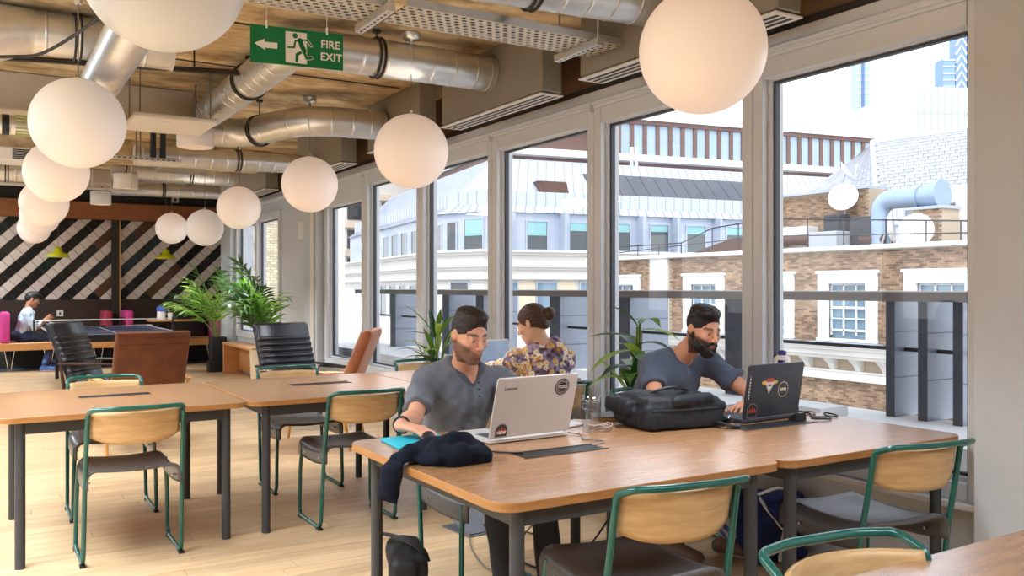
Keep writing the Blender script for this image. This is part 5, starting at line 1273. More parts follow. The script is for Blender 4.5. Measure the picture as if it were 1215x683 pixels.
def hairstyle(h, root, col, kind, seed, hl=.0):
    lo = h.c-.2; S = SDF(lo, h.c+.22, .0045)
    h.ell(S, (0, -.0145, .034), (.0768, .0970, .0885), .01)
    if kind == 'quiff': h.ell(S, (0, .034, .104), (.052, .052, .022), .03); h.ell(S, (.0, -.02, .100), (.056, .075, .026), .03)
    if kind == 'side': h.ell(S, (.012, .040, .104), (.056, .052, .028), .03); h.ell(S, (.0, -.02, .100), (.060, .078, .030), .03)
    if kind == 'bun':
        h.ell(S, (0, -.03, .03), (.08, .092, .088), .02); h.ell(S, (0, -.085, -.02), (.05, .03, .05), .03)
    if kind == 'short': h.ell(S, (0, .02, .095), (.07, .085, .038), .03); h.ell(S, (0, -.07, .02), (.07, .05, .08), .02)
    # face opening, nape and around the ears
    h.ell(S, (0, .135, -.055), (.096, .120, .134), .016, '-')
    h.ell(S, (0, .04, -.115), (.12, .11, .085), .012, '-')
    if kind != 'bun':
        for q in (-1, 1): h.ell(S, (q*.092, .0, -.03), (.03, .032, .05), .008, '-')
        h.ell(S, (0, -.10, -.125), (.12, .10, .07), .012, '-')
    else:
        h.ell(S, (0, -.09, -.13), (.12, .10, .06), .012, '-')
        h.ell(S, (.012, -.132, .018), (.042, .040, .042), .008)
    g = np.random.RandomState(seed); Rh = h.R.T/h.s
    X, Y, Z = S.ax[0][:, None, None]-h.c[0], S.ax[1][None, :, None]-h.c[1], S.ax[2][None, None, :]-h.c[2]
    px = Rh[0, 0]*X+Rh[0, 1]*Y+Rh[0, 2]*Z; py = Rh[1, 0]*X+Rh[1, 1]*Y+Rh[1, 2]*Z; pz = Rh[2, 0]*X+Rh[2, 1]*Y+Rh[2, 2]*Z
    th = np.arctan2(px, pz+.06); S.D += (.0007*np.sin(th*38+9*np.sin(py*16)+py*30)+.0006*np.sin(th*71-py*45)).astype(np.float32)
    def cf(V):
        P = h.loc(V); t_ = np.arctan2(P[:, 0], P[:, 2]+.06); k_ = .8+.25*np.sin(t_*47+P[:, 1]*50+2*np.sin(P[:, 1]*40))+.15*np.sin(t_*90-P[:, 1]*70)
        if kind in ('quiff', 'side'): fade = np.clip((P[:, 2]-(-.02))/.05, 0, 1); c = L3(col)[None]*(.65+.35*fade[:, None])+L3((120, 90, 74))[None]*(.22*(1-fade[:, None]))
        else: c = np.tile(L3(col), (len(V), 1))
        return c*k_[:, None]
    return S.build('hair', M['hair'], root, cf)
def make_person(label, J, head, skin, shirt, sleeves, arms_vis, trouser, shoecol, hairargs, stubble=None, bodyh=.0055, neck_r=.052, neckline='crew', seed=1, group=None, female=False, lip=(172, 104, 92), brow=(44, 30, 22), armhands=()):
    p = Person(J); J = p.J; pts = np.stack([v for v in J.values()])
    up = trunk_axis(J)
    allp = np.concatenate([np.stack([J[k] for k in ('pelvis', 'neck', 'shR', 'shL', 'elR', 'elL', 'wrR', 'wrL')]), [head.c+A((0, 0, .13))]])
    S = SDF(allp.min(0)-.22, allp.max(0)+.16, bodyh)
    p.torso(S, -.012); head.add_head(S, female=female)
    S.cap(J['neck']-up*.03, head.w((0, -.022, -.055)), neck_r*1.05, neck_r, .03)
    for q in 'RL':
        p.arm(S, q, -.006); p.forearm(S, q)
        if ('hand'+q) in armhands: S_, = (S,); hd = armhands['hand'+q]; hand(S, J['wr'+q], **hd)
    def bc(V): return face_col(head, V, skin, stubble, brow, lip)
    root = S.build('person', M['skin'], None, bc); root['label'] = label; root['category'] = 'person'
    # shirt
    T = SDF(np.minimum(allp.min(0), J['pelvis'])-.22, allp.max(0)+.05, .0075)
    p.torso(T, .006)
    for q in 'RL':
        pt_ = sleeves['part']
        if pt_ <= 1.: p.arm(T, q, .014, pt_, .03)
        else: p.arm(T, q, .012, 1., .03); p.forearm(T, q, .010, pt_-1.)
    T.warp(folds(seed, .0085, 24)); T.warp(folds(seed+5, .0045, 55))
    for q in 'RL':   # clean sleeve ends
        if sleeves['part'] <= 1.:
            e = lerp(J['sh'+q], J['el'+q], sleeves['part']); d = J['el'+q]-J['sh'+q]; d /= np.linalg.norm(d); T.cutbox(e-.075, e+.075+d*.02, e+d*.012, d)
    nd = J['neck']+up*.045; fw = head.R @ A((0, 1, 0)); fwt = A((fw[0], fw[1], 0)); fwt /= np.linalg.norm(fwt)
    T.cap(J['neck']-up*.02, J['neck']+up*.2, neck_r*1.16, neck_r*1.25, .008, '-')
    if neckline == 'henley': T.cap(J['neck']+fwt*.085-up*.0, J['neck']+fwt*.115-up*.10, .040, .008, .01, '-'); T.cap(J['neck']+up*.03+fwt*.06, J['neck']+fwt*.085, .04, .03, .01, '-')
    elif neckline == 'crew': T.cap(J['neck']+fwt*.04+up*.01, J['neck']+fwt*.085-up*.008, .05, .034, .01, '-')
    T.plane(J['pelvis']-up*.05, -up)
    axx = J['shL']-J['shR']; axx /= np.linalg.norm(axx)
    def shc(V):
        C = shirt(V); Q_ = V-J['neck']; u_ = Q_ @ up; lat = np.abs(Q_ @ axx-.004); rad_ = np.linalg.norm(Q_-np.outer(u_, up), axis=1); f_ = Q_ @ fwt
        if neckline == 'henley':
            C[(rad_ < neck_r*1.25+.024) & (u_ > -.045) & (u_ < .08)] *= .62
            C[(lat < .0155) & (f_ > .04) & (u_ < .0) & (u_ > -.20)] *= .80
        elif neckline == 'crew' and not female: C[(rad_ < neck_r*1.25+.016) & (u_ > -.03)] *= .75
        return C
    sh = T.build('shirt', M['cloth'], root, shc)
    # trousers
    lp = np.stack([J[k] for k in ('hipR', 'hipL', 'knR', 'knL', 'anR', 'anL', 'pelvis')])
    Q = SDF(lp.min(0)-.2, lp.max(0)+.2, .011); p.legs(Q, .012)
    Q.ell(J['pelvis']-up*.02, (.175, .15, .12), None, .05); Q.warp(folds(seed+9, .004, 30)); Q.plane(J['pelvis']+up*.07, up); Q.plane((0, 0, .07), (0, 0, -1))
    Q.build('trousers', M['cloth'], root, trouser if callable(trouser) else (lambda V: np.tile(L3(trouser), (len(V), 1))))
    shoes(p, root, shoecol)
    hairstyle(head, root, *hairargs)
    return root, p
def plain(c, seed=0, amt=.25, stripe=None):
    def fn(V):
        g = np.random.RandomState(seed); k_ = 1+amt*.35*(g.rand(len(V))-.5)+.06*np.sin(V[:, 0]*23+V[:, 2]*31)*np.sin(V[:, 1]*27-V[:, 2]*19)
        C = L3(c)[None]*k_[:, None]
        return C.astype(np.float32)
    return fn
# ---- man in grey henley (faces -y)
h1 = Head((1.852, 3.375, 1.150), R(180+5), R(-17), .955, R(0))
J1 = dict(pelvis=(1.90, 3.70, .57), neck=(1.905, 3.515, .985), shR=(1.735, 3.565, .925), shL=(2.085, 3.50, .925), elR=(1.60, 3.42, .795), elL=(2.13, 3.25, .80), wrR=(1.482, 3.245, .785), wrL=(2.03, 3.27, .79),
          hipR=(1.85, 3.66, .53), hipL=(2.03, 3.66, .53), knR=(1.88, 3.20, .55), knL=(2.12, 3.20, .55), anR=(1.90, 3.14, .10), anL=(2.13, 3.16, .10), toR=(1.89, 2.98, .04), toL=(2.14, 3.0, .04))
J1['wrR'] = A((1.462, 3.25, .80))
M1, P1 = make_person('bearded man in a dark grey henley shirt working at the white laptop', J1, h1, (214, 158, 132), plain((104, 108, 118), 1), dict(part=.66), None, (48, 50, 54), (40, 38, 38),
    ((46, 34, 28), 'quiff', 3), stubble=((74, 52, 44), .8), neckline='henley', seed=4,
    armhands=dict(handR=dict(fw=(.58, -.80, -.16), nrm=(.05, -.1, 1), side=-1, sc=1.08, curl=(.25, .45, .4)), handL=dict(fw=(-.35, -.8, -.05), nrm=(0, 0, 1), side=1, sc=1.0)))
b = MB(); wv = A((1.462, 3.25, .80)); dv_ = (J1['wrR']-A(J1['elR'])); dv_ = Vector(dv_).normalized(); u = Vector((0, 0, 1)); u = (u-dv_*u.dot(dv_)).normalized(); ww = dv_.cross(u)
b.tube([Vector(wv)-dv_*.02+(u*math.cos(2*PI*k/20)+ww*math.sin(2*PI*k/20))*.034 for k in range(20)], .0045, 6, closed=True); b.build('bracelet', M['black'], M1)
for k in range(3):
    b = MB(); pp = Vector((1.915, 3.405-.004*k, .935-.03*k)); b.lathe([(.005, -.003), (.005, .003)], pp, 8, X=Matrix.Rotation(R(90), 4, 'X')); b.build('button', M['black'], M1)
# ---- bearded man in blue t-shirt (faces -y)
h2 = Head((3.060, 3.17, 1.154), R(180-4), R(-16), .945)
J2 = dict(pelvis=(3.06, 3.62, .57), neck=(3.055, 3.335, 1.015), shR=(2.93, 3.42, .962), shL=(3.275, 3.34, .962), elR=(2.845, 3.27, .80), elL=(3.37, 3.13, .81), wrR=(2.965, 3.13, .79), wrL=(3.27, 3.06, .79),
          hipR=(2.96, 3.60, .53), hipL=(3.16, 3.60, .53), knR=(2.90, 3.16, .55), knL=(3.12, 3.12, .55), anR=(2.98, 3.30, .12), anL=(3.24, 3.18, .12), toR=(2.99, 3.14, .04), toL=(3.30, 3.03, .04))
def jeans(V):
    C = np.tile(L3((84, 96, 116)), (len(V), 1)); f = np.clip((.24-V[:, 2])/.05, 0, 1)[:, None]
    n_ = (np.sin(V[:, 0]*90+V[:, 2]*70)+np.sin(V[:, 1]*110-V[:, 2]*60) > .5)[:, None]
    return C*(1-f)+f*np.where(n_, L3((70, 84, 130)), L3((196, 196, 206)))
M2, P2 = make_person('man with a full dark beard and blue-grey t-shirt at the dark laptop', J2, h2, (212, 152, 124), plain((86, 94, 112), 2), dict(part=.54), None, jeans, (112, 84, 66),
    ((34, 26, 24), 'side', 8), stubble=((58, 42, 36), .85), neckline='crew', seed=14, lip=(150, 92, 80),
    armhands=dict(handR=dict(fw=(.9, -.42, -.06), nrm=(.0, -.1, 1), side=-1, sc=1.0, curl=(.2, .3, .3)), handL=dict(fw=(-.85, -.3, -.05), nrm=(0, 0, 1), side=1, sc=.95)))
S = SDF(h2.c-.17, h2.c+.12, .004)
for q in (-1, 1): h2.cap(S, (q*.0685, -.002, .024), (q*.0590, .0, -.018), .008, .013, .015); h2.cap(S, (q*.0585, .0, -.018), (q*.050, .012, -.072), .014, .0175, .02); h2.cap(S, (q*.050, .012, -.072), (q*.016, .066, -.108), .019, .021, .02); h2.cap(S, (q*.026, .084, -.050), (q*.027, .08, -.085), .0085, .012, .012); h2.cap(S, (0, .0935, -.049), (q*.022, .088, -.052), .0062, .007, .008)
[h2.ell(S, (q*.045, .034, -.066), (.0165, .038, .028), .018) for q in (-1, 1)]; h2.ell(S, (0, .070, -.103), (.030, .025, .026), .02); h2.cap(S, (-.015, .095, -.0655), (.015, .095, -.0655), .0055, k=.006, op='-')
S.warp(folds(77, .0018, 260)); S.build('beard', M['hair'], M2, lambda V: L3((36, 27, 25))[None]*(.8+.3*np.sin(V[:, 2:3]*900+V[:, 0:1]*500)))
# ---- woman in floral shirt (faces +y, seen from behind)
h3 = Head((2.985, 4.62, 1.135), R(30), R(-22), 1.0)
J3 = dict(pelvis=(3.095, 4.62, .57), neck=(3.040, 4.56, .985), shR=(3.190, 4.55, .905), shL=(2.890, 4.66, .905), elR=(3.265, 4.80, .78), elL=(2.805, 4.90, .79), wrR=(3.165, 5.02, .785), wrL=(2.945, 5.08, .785),
          hipR=(3.175, 4.66, .53), hipL=(2.995, 4.66, .53), knR=(3.165, 5.08, .54), knL=(2.985, 5.08, .54), anR=(3.165, 5.0, .1), anL=(2.985, 5.0, .1), toR=(3.165, 5.16, .04), toL=(2.985, 5.16, .04))
def floral(V):
    g = np.random.RandomState(12); C = np.tile(L3((112, 98, 124)), (len(V), 1))
    n1 = np.sin(V[:, 0]*110+3*np.sin(V[:, 2]*60))+np.sin(V[:, 2]*120+2*np.sin(V[:, 0]*80)+V[:, 1]*50)
    C = np.where((n1 > .6)[:, None], L3((142, 126, 176)), C); C = np.where((n1 < -.9)[:, None], L3((84, 58, 50)), C)
    N = 800; pts = V[g.permutation(len(V))[:N]]; kind = g.randint(0, 7, N); rad = .012+g.rand(N)*.015
    cols = np.stack([L3(c) for c in ((236, 216, 184), (224, 184, 116), (152, 140, 196), (238, 230, 222), (228, 206, 164), (176, 164, 208), (120, 94, 84))])
    for a0 in range(0, len(V), 8000):
        W_ = V[a0:a0+8000].astype(np.float32); d = ((W_[:, None, :]-pts[None].astype(np.float32))**2).sum(2); k_ = d.argmin(1); r_ = np.sqrt(d[np.arange(len(W_)), k_])
        an = np.arctan2(W_[:, 2]-pts[k_, 2], W_[:, 0]-pts[k_, 0]); m_ = r_ < rad[k_]*(1+.18*np.cos(5*an)); c = C[a0:a0+8000]; c[m_] = cols[kind[k_[m_]]]; m_ = r_ < rad[k_]*.33; c[m_] = L3((206, 146, 64)); C[a0:a0+8000] = c
    return C
M3, P3 = make_person('woman with a brown hair bun and purple-yellow floral shirt, seen from behind', J3, h3, (222, 178, 152), floral, dict(part=1.85), None, (60, 58, 70), (60, 50, 50),
    ((84, 58, 44), 'bun', 5), neckline='crew', seed=24, neck_r=.046, female=True,
    armhands=dict(handR=dict(fw=(-.3, .9, 0), nrm=(0, 0, 1), side=1), handL=dict(fw=(.2, .9, 0), nrm=(0, 0, 1), side=-1)))
# ---- person on the banquette (faces +x)
h4 = Head((.755, 16.40, 1.17), R(-90), R(-18), 1.02)
J4 = dict(pelvis=(.62, 16.42, .60), neck=(.69, 16.41, .985), shR=(.68, 16.24, .92), shL=(.68, 16.58, .92), elR=(.78, 16.20, .70), elL=(.80, 16.60, .70), wrR=(.93, 16.30, .83), wrL=(.95, 16.5, .80),
          hipR=(.66, 16.32, .56), hipL=(.66, 16.52, .56), knR=(1.08, 16.28, .56), knL=(1.08, 16.54, .56), anR=(.92, 16.05, .12), anL=(1.05, 16.2, .12), toR=(1.06, 15.98, .04), toL=(1.2, 16.15, .04))
M4, P4_ = make_person('man in a light blue shirt and glasses on the banquette holding a phone', J4, h4, (178, 124, 96), plain((172, 190, 208), 3), dict(part=1.6), None, (44, 54, 84), (60, 90, 150),
    ((26, 22, 22), 'short', 9), neckline='crew', seed=31, bodyh=.008,
    armhands=dict(handR=dict(fw=(.7, .3, .5), nrm=(.4, -.8, .3), side=1), handL=dict(fw=(.7, -.3, .5), nrm=(.4, .8, .3), side=-1)))
b = MB()
for q in (-1, 1):
    b.tube([Vector(h4.w((q*.031+.021*math.cos(2*PI*k/14), .097, .003+.017*math.sin(2*PI*k/14)))) for k in range(14)], .0028, 5, closed=True); b.tube([Vector(h4.w((q*.052, .095, .008))), Vector(h4.w((q*.082, .0, .008)))], .0025, 5)
b.build('glasses', M['black'], M4)
o = MB(); X = Matrix.Translation((1.02, 16.40, .895)) @ Matrix.Rotation(R(-50), 4, 'Y'); o.bx(-.07, .07, -.036, .036, -.004, .004, 0, X); o = o.build('phone', M['black'], bevel=.003); tl(o, 'dark phone in the hands of the man on the banquette', 'phone')
# ================================================================ laptops
M['silver'] = mat('laptop_white', (192, 187, 185), .35, spec=.5); M['laptopblack'] = mat('laptop_dark', (44, 46, 54), .4, spec=.5, noise=(60, .06)); M['screen'] = mat('screen_image', (120, 136, 156), .2, emit=((150, 170, 196), .35), noise=(4, .5)); M['screenoff'] = mat('screen_dark', (60, 70, 84), .15, emit=((190, 205, 225), .25))
M['stk_black'] = mat('sticker_black', (34, 30, 32), .4); M['stk_white'] = mat('sticker_white', (226, 220, 210), .4); M['stk_red'] = mat('sticker_red', (186, 70, 62), .4); M['stk_yellow'] = mat('sticker_yellow', (232, 186, 70), .4); M['stk_beige'] = mat('sticker_beige', (214, 190, 158), .4); M['stk_grey'] = mat('sticker_grey', (120, 116, 118), .4); M['keys'] = mat('keyboard_keys', (70, 76, 86), .5)
def laptop(label, x, y, z, deg, W, D, open_, m, kcol):
    # local: x right along the hinge seen from the back of the lid, hinge at y=0, base towards +y ; lid outer face looks to -y
    t = thing('laptop', label, 'laptop', (x, y, z), R(deg), None)
    b = MB(); b.prism(rrect(-W/2, W/2, 0, D, .012, 4), .004, .019); b.build('base', m, t, world=False, bevel=.002)
    b = MB()
    for r_ in range(5):
        for k in range(14): b.bx(-W/2+.025+k*(W-.05)/14, -W/2+.025+(k+.86)*(W-.05)/14, .05+r_*.02, .067+r_*.02, .019, .0205)
    b.bx(-.055, .055, D-.085, D-.015, .019, .0195); b.build('keyboard', kcol, t, world=False)
    L_ = Matrix.Translation((0, .004, .019)) @ Matrix.Rotation(R(open_), 4, 'X')   # lid plane: local x, z up
    H_ = D*.985
    b = MB(); b.prism(rrect(-W/2, W/2, 0, H_, .012, 4), -.0, .008, L_ @ Matrix(((1, 0, 0, 0), (0, 0, 1, 0), (0, 1, 0, 0), (0, 0, 0, 1)))); lid = b.build('lid', m, t, world=False, bevel=.0015)
    bm = bmesh.new(); bm.from_mesh(lid.data); bmesh.ops.recalc_face_normals(bm, faces=bm.faces); bm.to_mesh(lid.data); bm.free()
    b = MB(); b.bx(-W/2+.012, W/2-.012, .0082, .0088, .018, H_-.012, 0, L_); b.build('screen', M['screen'], t, world=False)
    b = MB(); b.tube([(-W*.42, .004, .016), (W*.42, .004, .016)], .007, 8); b.build('hinge', m, t, world=False)
    for q in (-1, 1): pass
    FX_ = L_ @ Matrix.Rotation(R(90), 4, 'X')   # local 2d (x, up) with normal to -y
    return t, lid, FX_, H_
def disc(b, c, r, o0, X, m, n=28, sx=1.): b.prism([(c[0]+sx*r*math.cos(2*PI*k/n), c[1]+r*math.sin(2*PI*k/n)) for k in range(n)], o0, o0+.0006, X, m)
t, lid, FX_, H_ = laptop('open white laptop seen from the back of its lid, with round and arched stickers', 1.915, 2.975, .74, 1.5, .395, .262, 16, M['silver'], M['keys'])
t.rotation_euler.z = R(2)
text_mesh('Lenovo', .021, FX_ @ Matrix.Translation((-.13, .213, .0004)), 'lettering', M['stk_grey'], lid, .0006)
def ringsticker():
    b = MB(); c = (.122, .205); disc(b, c, .036, 0, FX_, 0); disc(b, c, .031, .0006, FX_, 1); disc(b, c, .028, .0012, FX_, 0); disc(b, c, .0235, .0018, FX_, 1); disc(b, c, .0215, .0024, FX_, 0); o = b.build('sticker', [M['stk_black'], M['silver']], lid, world=False); o['label'] = 'round black ringed sticker'
    text_mesh('YOO', .019, FX_ @ Matrix.Translation((.122, .205, .0036)), 'lettering', M['silver'], lid, .0006)
ringsticker()
def arch(c, w_, h_, X, m0, m1, m2, word, lid_, e=.0):
    pa = lambda k_: [(c[0]-w_*k_, c[1]-h_*k_), (c[0]+w_*k_, c[1]-h_*k_)]+[(c[0]+w_*k_*math.cos(PI*j/12), c[1]+(h_*.15+w_*.95*math.sin(PI*j/12))*k_) for j in range(13)]
    b = MB(); b.prism(pa(1), 0, .0006, X, 0); b.prism(pa(.86), .0006, .0012, X, 1)
    for k_ in (-1, 0, 1): b.prism([(c[0]+k_*w_*.5-w_*.3, c[1]-h_*.25), (c[0]+k_*w_*.5+w_*.3, c[1]-h_*.25), (c[0]+k_*w_*.42, c[1]+h_*(.75 if k_ == 0 else .45))], .0012, .0018, X, 2)
    o = b.build('sticker', [M[m0], M[m1], M[m2]], lid_, world=False); o['label'] = 'arched sticker with red shapes'
    text_mesh(word, w_*.62, X @ Matrix.Translation((c[0], c[1]-h_*.28, .0022)), 'lettering', M['stk_white'], lid_, .0007)
arch((-.145, .034), .029, .026, FX_, 'stk_grey', 'stk_black', 'stk_red', 'NEW', lid)
t2, lid2, FX2, H2 = laptop('open dark laptop with yellow emblem, round and arched stickers on its lid', 3.172, 2.835, .738, 3, .395, .258, 9, M['laptopblack'], M['keys'])
b = MB(); disc(b, (.062, .128), .037, 0, FX2, 0); disc(b, (.062, .128), .033, .0006, FX2, 1); o = b.build('sticker', [M['stk_beige'], M['stk_black']], lid2, world=False); o['label'] = 'round black sticker with beige rim'
text_mesh('we', .036, FX2 @ Matrix.Translation((.062, .130, .0018)), 'lettering', M['stk_white'], lid2, .001)
b = MB(); c = (-.04, .165)
b.prism([(c[0]-.058, c[1]+.006), (c[0]-.05, c[1]-.006), (c[0], c[1]-.012), (c[0]+.05, c[1]-.006), (c[0]+.058, c[1]+.006), (c[0]+.03, c[1]+.012), (c[0], c[1]+.016), (c[0]-.03, c[1]+.012)], 0, .0006, FX2, 0)
b.prism([(c[0]-.034, c[1]+.004), (c[0], c[1]-.052), (c[0]+.034, c[1]+.004)], .0006, .0012, FX2, 1); b.prism([(c[0]-.026, c[1]+.004), (c[0]+.026, c[1]+.004), (c[0]+.026, c[1]+.022), (c[0]-.026, c[1]+.022)], .0006, .0014, FX2, 2); b.prism([(c[0]-.01, c[1]-.016), (c[0]+.01, c[1]-.016), (c[0]+.01, c[1]-.008), (c[0]-.01, c[1]-.008)], .0012, .0018, FX2, 3)
o = b.build('sticker', [M['stk_yellow'], M['stk_white'], M['stk_red'], M['stk_black']], lid2, world=False); o['label'] = 'yellow winged triangle emblem sticker'
arch((-.142, .038), .034, .032, FX2, 'stk_grey', 'stk_black', 'stk_red', '', lid2)
b = MB(); b.bx(-.182, -.174, .09, .205, 0, .0008, 0, FX2)
for k in range(7): b.bx(-.181, -.175, .095+k*.015, .103+k*.015, .0008, .0012, 1, FX2)
o = b.build('sticker', [M['stk_grey'], M['stk_white']], lid2, world=False); o['label'] = 'narrow vertical pale sticker strip'
t3, lid3, _, _ = laptop('open white laptop with lit screen before the woman in the floral shirt', 2.93, 5.36, .74, 180+6, .34, .235, 14, M['silver'], M['keys'])
t3.location = (3.17, 5.42, .74)
# ================================================================ things on the front tables
def lab(o, l, c, g=None): return tl(o, l, c, g)
M['cyan'] = mat('cyan_cover', (40, 178, 200), .5)
b = MB(); b.prism([(1.385, 3.285), (1.368, 3.06), (1.62, 3.10), (1.66, 3.30)][::-1] if False else [(1.368, 3.05), (1.615, 3.11), (1.645, 3.30), (1.39, 3.285)], .7405, .751); lab(b.build('mouse_pad', M['cyan'], bevel=.002), 'bright cyan mouse pad under the hand of the man in grey', 'mouse pad')
S = SDF((1.45, 3.08, .74), (1.62, 3.22, .82), .004); S.ell((1.535, 3.15, .757), (.033, .058, .028), np.array(Matrix.Rotation(R(-38), 3, 'Z')), .0); S.plane((0, 0, .752), (0, 0, -1)); lab(S.build('computer_mouse', M['black']), 'black computer mouse on the cyan pad', 'mouse')
M['hoodie'] = smat('navy_fleece', .95, sheen=.02, spec=.1, bump=(300, .4, .003))
S = SDF((1.15, 2.5, .58), (1.65, 3.1, .92), .006)
S.ell((1.44, 2.77, .755), (.14, .115, .05), np.array(Matrix.Rotation(R(-12), 3, 'Z')), .03); S.ell((1.46, 2.80, .778), (.085, .08, .04), np.array(Matrix.Rotation(R(30), 3, 'Z')), .03); S.ell((1.52, 2.74, .75), (.07, .08, .03), None, .03)
for pth in ([(1.47, 2.86, .775), (1.37, 2.85, .778), (1.30, 2.81, .77), (1.25, 2.795, .757), (1.228, 2.785, .725), (1.218, 2.775, .67)], [(1.38, 2.75, .795), (1.47, 2.79, .812), (1.53, 2.74, .782)], [(1.36, 2.70, .775), (1.44, 2.68, .785), (1.53, 2.69, .765)]):
    for i in range(len(pth)-1): S.cap(pth[i], pth[i+1], .030, .030, .018)
S.cap((1.215, 2.775, .67), (1.205, 2.765, .615), .030, .030, .01); S.cap((1.222, 2.79, .73), (1.21, 2.77, .64), .036, .036, .01)
S.warp(folds(41, .006, 38)); S.warp(folds(43, .004, 85)); S.cutbox((1.262, 2.4, .5), (1.7, 3.2, .75), (0, 0, .742), (0, 0, -1)); S.cutbox((1.0, 2.4, .5), (1.3, 3.2, .742), (1.252, 0, 0), (1, 0, 0)); S.plane((1.21, 2.77, .625), (-.25, .1, -1))
lab(S.build('hoodie', M['hoodie'], None, lambda V: L3((24, 27, 38))[None]*(1+.15*np.sin(V[:, :1]*400)*np.sin(V[:, 2:3]*380)), smooth_it=1), 'black-navy hoodie heaped on the front table, one sleeve hanging over the edge', 'hoodie')
# backpack lying flat
M['nylon'] = smat('black_nylon', .6, spec=.4, bump=(400, .3, .002))
bpm = Matrix.Rotation(R(-8), 3, 'Z'); BR = np.array(bpm); BC = A((2.66, 2.985, .80))
bw = lambda p: BC+BR @ A(p)
S = SDF((2.3, 2.6, .72), (3.05, 3.4, 1.0), .006)
S.box(bw((0, 0, -.008)), (.205, .155, .050), .035, BR, .01); S.box(bw((.0, .005, .055)), (.19, .145, .024), .02, BR, .012); S.cap(bw((-.185, -.125, .035)), bw((.2, -.13, .035)), .022, k=.01); S.cap(bw((.19, -.13, .035)), bw((.2, .1, .035)), .022, k=.01)
S.cap(bw((-.05, -.14, .065)), bw((.13, -.13, .07)), .024, .026, .012); S.cap(bw((.1, -.13, .07)), bw((.18, .02, .065)), .024, .02, .012); S.ell(bw((-.1, .05, .075)), (.1, .09, .022), BR, .015)
S.box(bw((-.215, .06, .035)), (.03, .10, .035), .025, BR, .015); S.box(bw((.19, -.05, -.02)), (.03, .08, .035), .02, BR, .012)
S.warp(folds(51, .0018, 45)); S.warp(folds(52, .0012, 110)); S.plane((0, 0, .7405), (0, 0, -1))
bp = lab(S.build('backpack', M['nylon'], None, lambda V: np.tile(L3((27, 29, 35)), (len(V), 1)), smooth_it=1), 'black backpack lying flat on the table before the bearded man', 'backpack')
b = MB(); b.tube([Vector(bw(p)) for p in ((-.18, -.150, .03), (.0, -.158, .028), (.19, -.15, .028), (.215, -.05, .028), (.21, .1, .028))], .005, 6); b.build('zip', M['black'], bp)
b = MB()
def strap(b, pts, w_=.035, th=.006, m=0):
    P = bez(pts, 8); vs = []
    for i, p in enumerate(P):
        tg = (P[min(i+1, len(P)-1)]-P[max(i-1, 0)]).normalized(); sd_ = tg.cross(Vector((0, 0, 1))); sd_ = sd_.normalized() if sd_.length > .05 else Vector((1, 0, 0)); n_ = sd_.cross(tg)
        vs += [p-sd_*w_/2-n_*th/2, p+sd_*w_/2-n_*th/2, p+sd_*w_/2+n_*th/2, p-sd_*w_/2+n_*th/2]
    fs = [(0, 3, 2, 1)]+[(i*4+a, i*4+(a+1) % 4, i*4+4+(a+1) % 4, i*4+4+a) for i in range(len(P)-1) for a in range(4)]+[tuple(len(P)*4-4+k for k in range(4))]
    b.add(vs, fs, m, False)
strap(b, [bw((.2, -.1, -.0)), bw((.245, -.13, -.035)), bw((.25, -.06, -.052)), bw((.31, -.02, -.055))], .04); strap(b, [bw((.21, -.02, -.01)), bw((.27, -.06, -.045)), bw((.33, .0, -.054)), bw((.30, .06, -.054))], .035); strap(b, [bw((.15, -.16, -.03)), bw((.22, -.20, -.052)), bw((.30, -.12, -.056))], .03)
strap(b, [bw((-.1, .0, .09)), bw((.0, -.02, .112)), bw((.1, .02, .1)), bw((.14, .06, .085))], .03, .008); b.build('strap', M['black'], bp)
b = MB(); b.tube([Vector(bw(p)) for p in ((.245, -.12, -.03), (.26, -.11, -.02), (.262, -.09, -.03), (.247, -.1, -.04))], .004, 6, closed=True); b.build('buckle', M['chrome'], bp)
# glass of water, coiled lead, phone, notebooks
gl = thing('water_glass', 'ribbed glass of water on the front table beside the white laptop', 'glass', (2.285, 3.06, .74))
M['glassware'] = glass_mat('drinking_glass', (.93, .95, .96), 1.5); M['water'] = glass_mat('water', (.95, .97, .98), 1.5)
b = MB(); n = 28
prof = [(.036, 0), (.041, .05), (.044, .11), (.045, .148), (.0425, .148), (.0405, .11), (.037, .05), (.032, .012), (0, .012)]; vs = []
for (r_, z) in prof:
    for j in range(n): q = 2*PI*j/n; rr_ = r_*(1+(.025 if j % 2 else 0)*(z < .12)); vs.append((2.285+rr_*math.cos(q), 3.06+rr_*math.sin(q), .74+z))
b.add(vs, [(i*n+j, i*n+(j+1) % n, (i+1)*n+(j+1) % n, (i+1)*n+j) for i in range(len(prof)-1) for j in range(n)], 0, True); b.build('tumbler', M['glassware'], gl)
b = MB(); b.lathe([(0, .09), (.0385, .09)], (2.285, 3.06, .74), 24); b.build('water', M['water'], gl)
b = MB(); rr = random.Random(3); pts = []
for k in range(40): a = k*.62; pts.append((2.29+(.05+.012*rr.random())*math.cos(a), 3.0+(.035+.012*rr.random())*math.sin(a)*.7, .748+.014*rr.random()+.006*(k % 3)))
b.tube(bez(pts, 3), .0045, 5); lab(b.build('earphones', mat('coiled_lead', (150, 128, 116), .5)), 'coiled earphone lead lying against the water glass', 'earphones')
b = MB(); X = Matrix.Translation((2.255, 3.19, .744)) @ Matrix.Rotation(R(20), 4, 'Z'); b.bx(-.075, .075, -.04, .04, -.003, .006, 0, X); lab(b.build('phone', M['silver'], bevel=.003), 'pale phone lying behind the water glass', 'phone')
nb_ = thing('notebook', 'brown-edged notebook lying behind the backpack', 'notebook', (2.57, 3.27, .741)); X = Matrix.Translation((2.57, 3.27, .741)) @ Matrix.Rotation(R(-28), 4, 'Z')
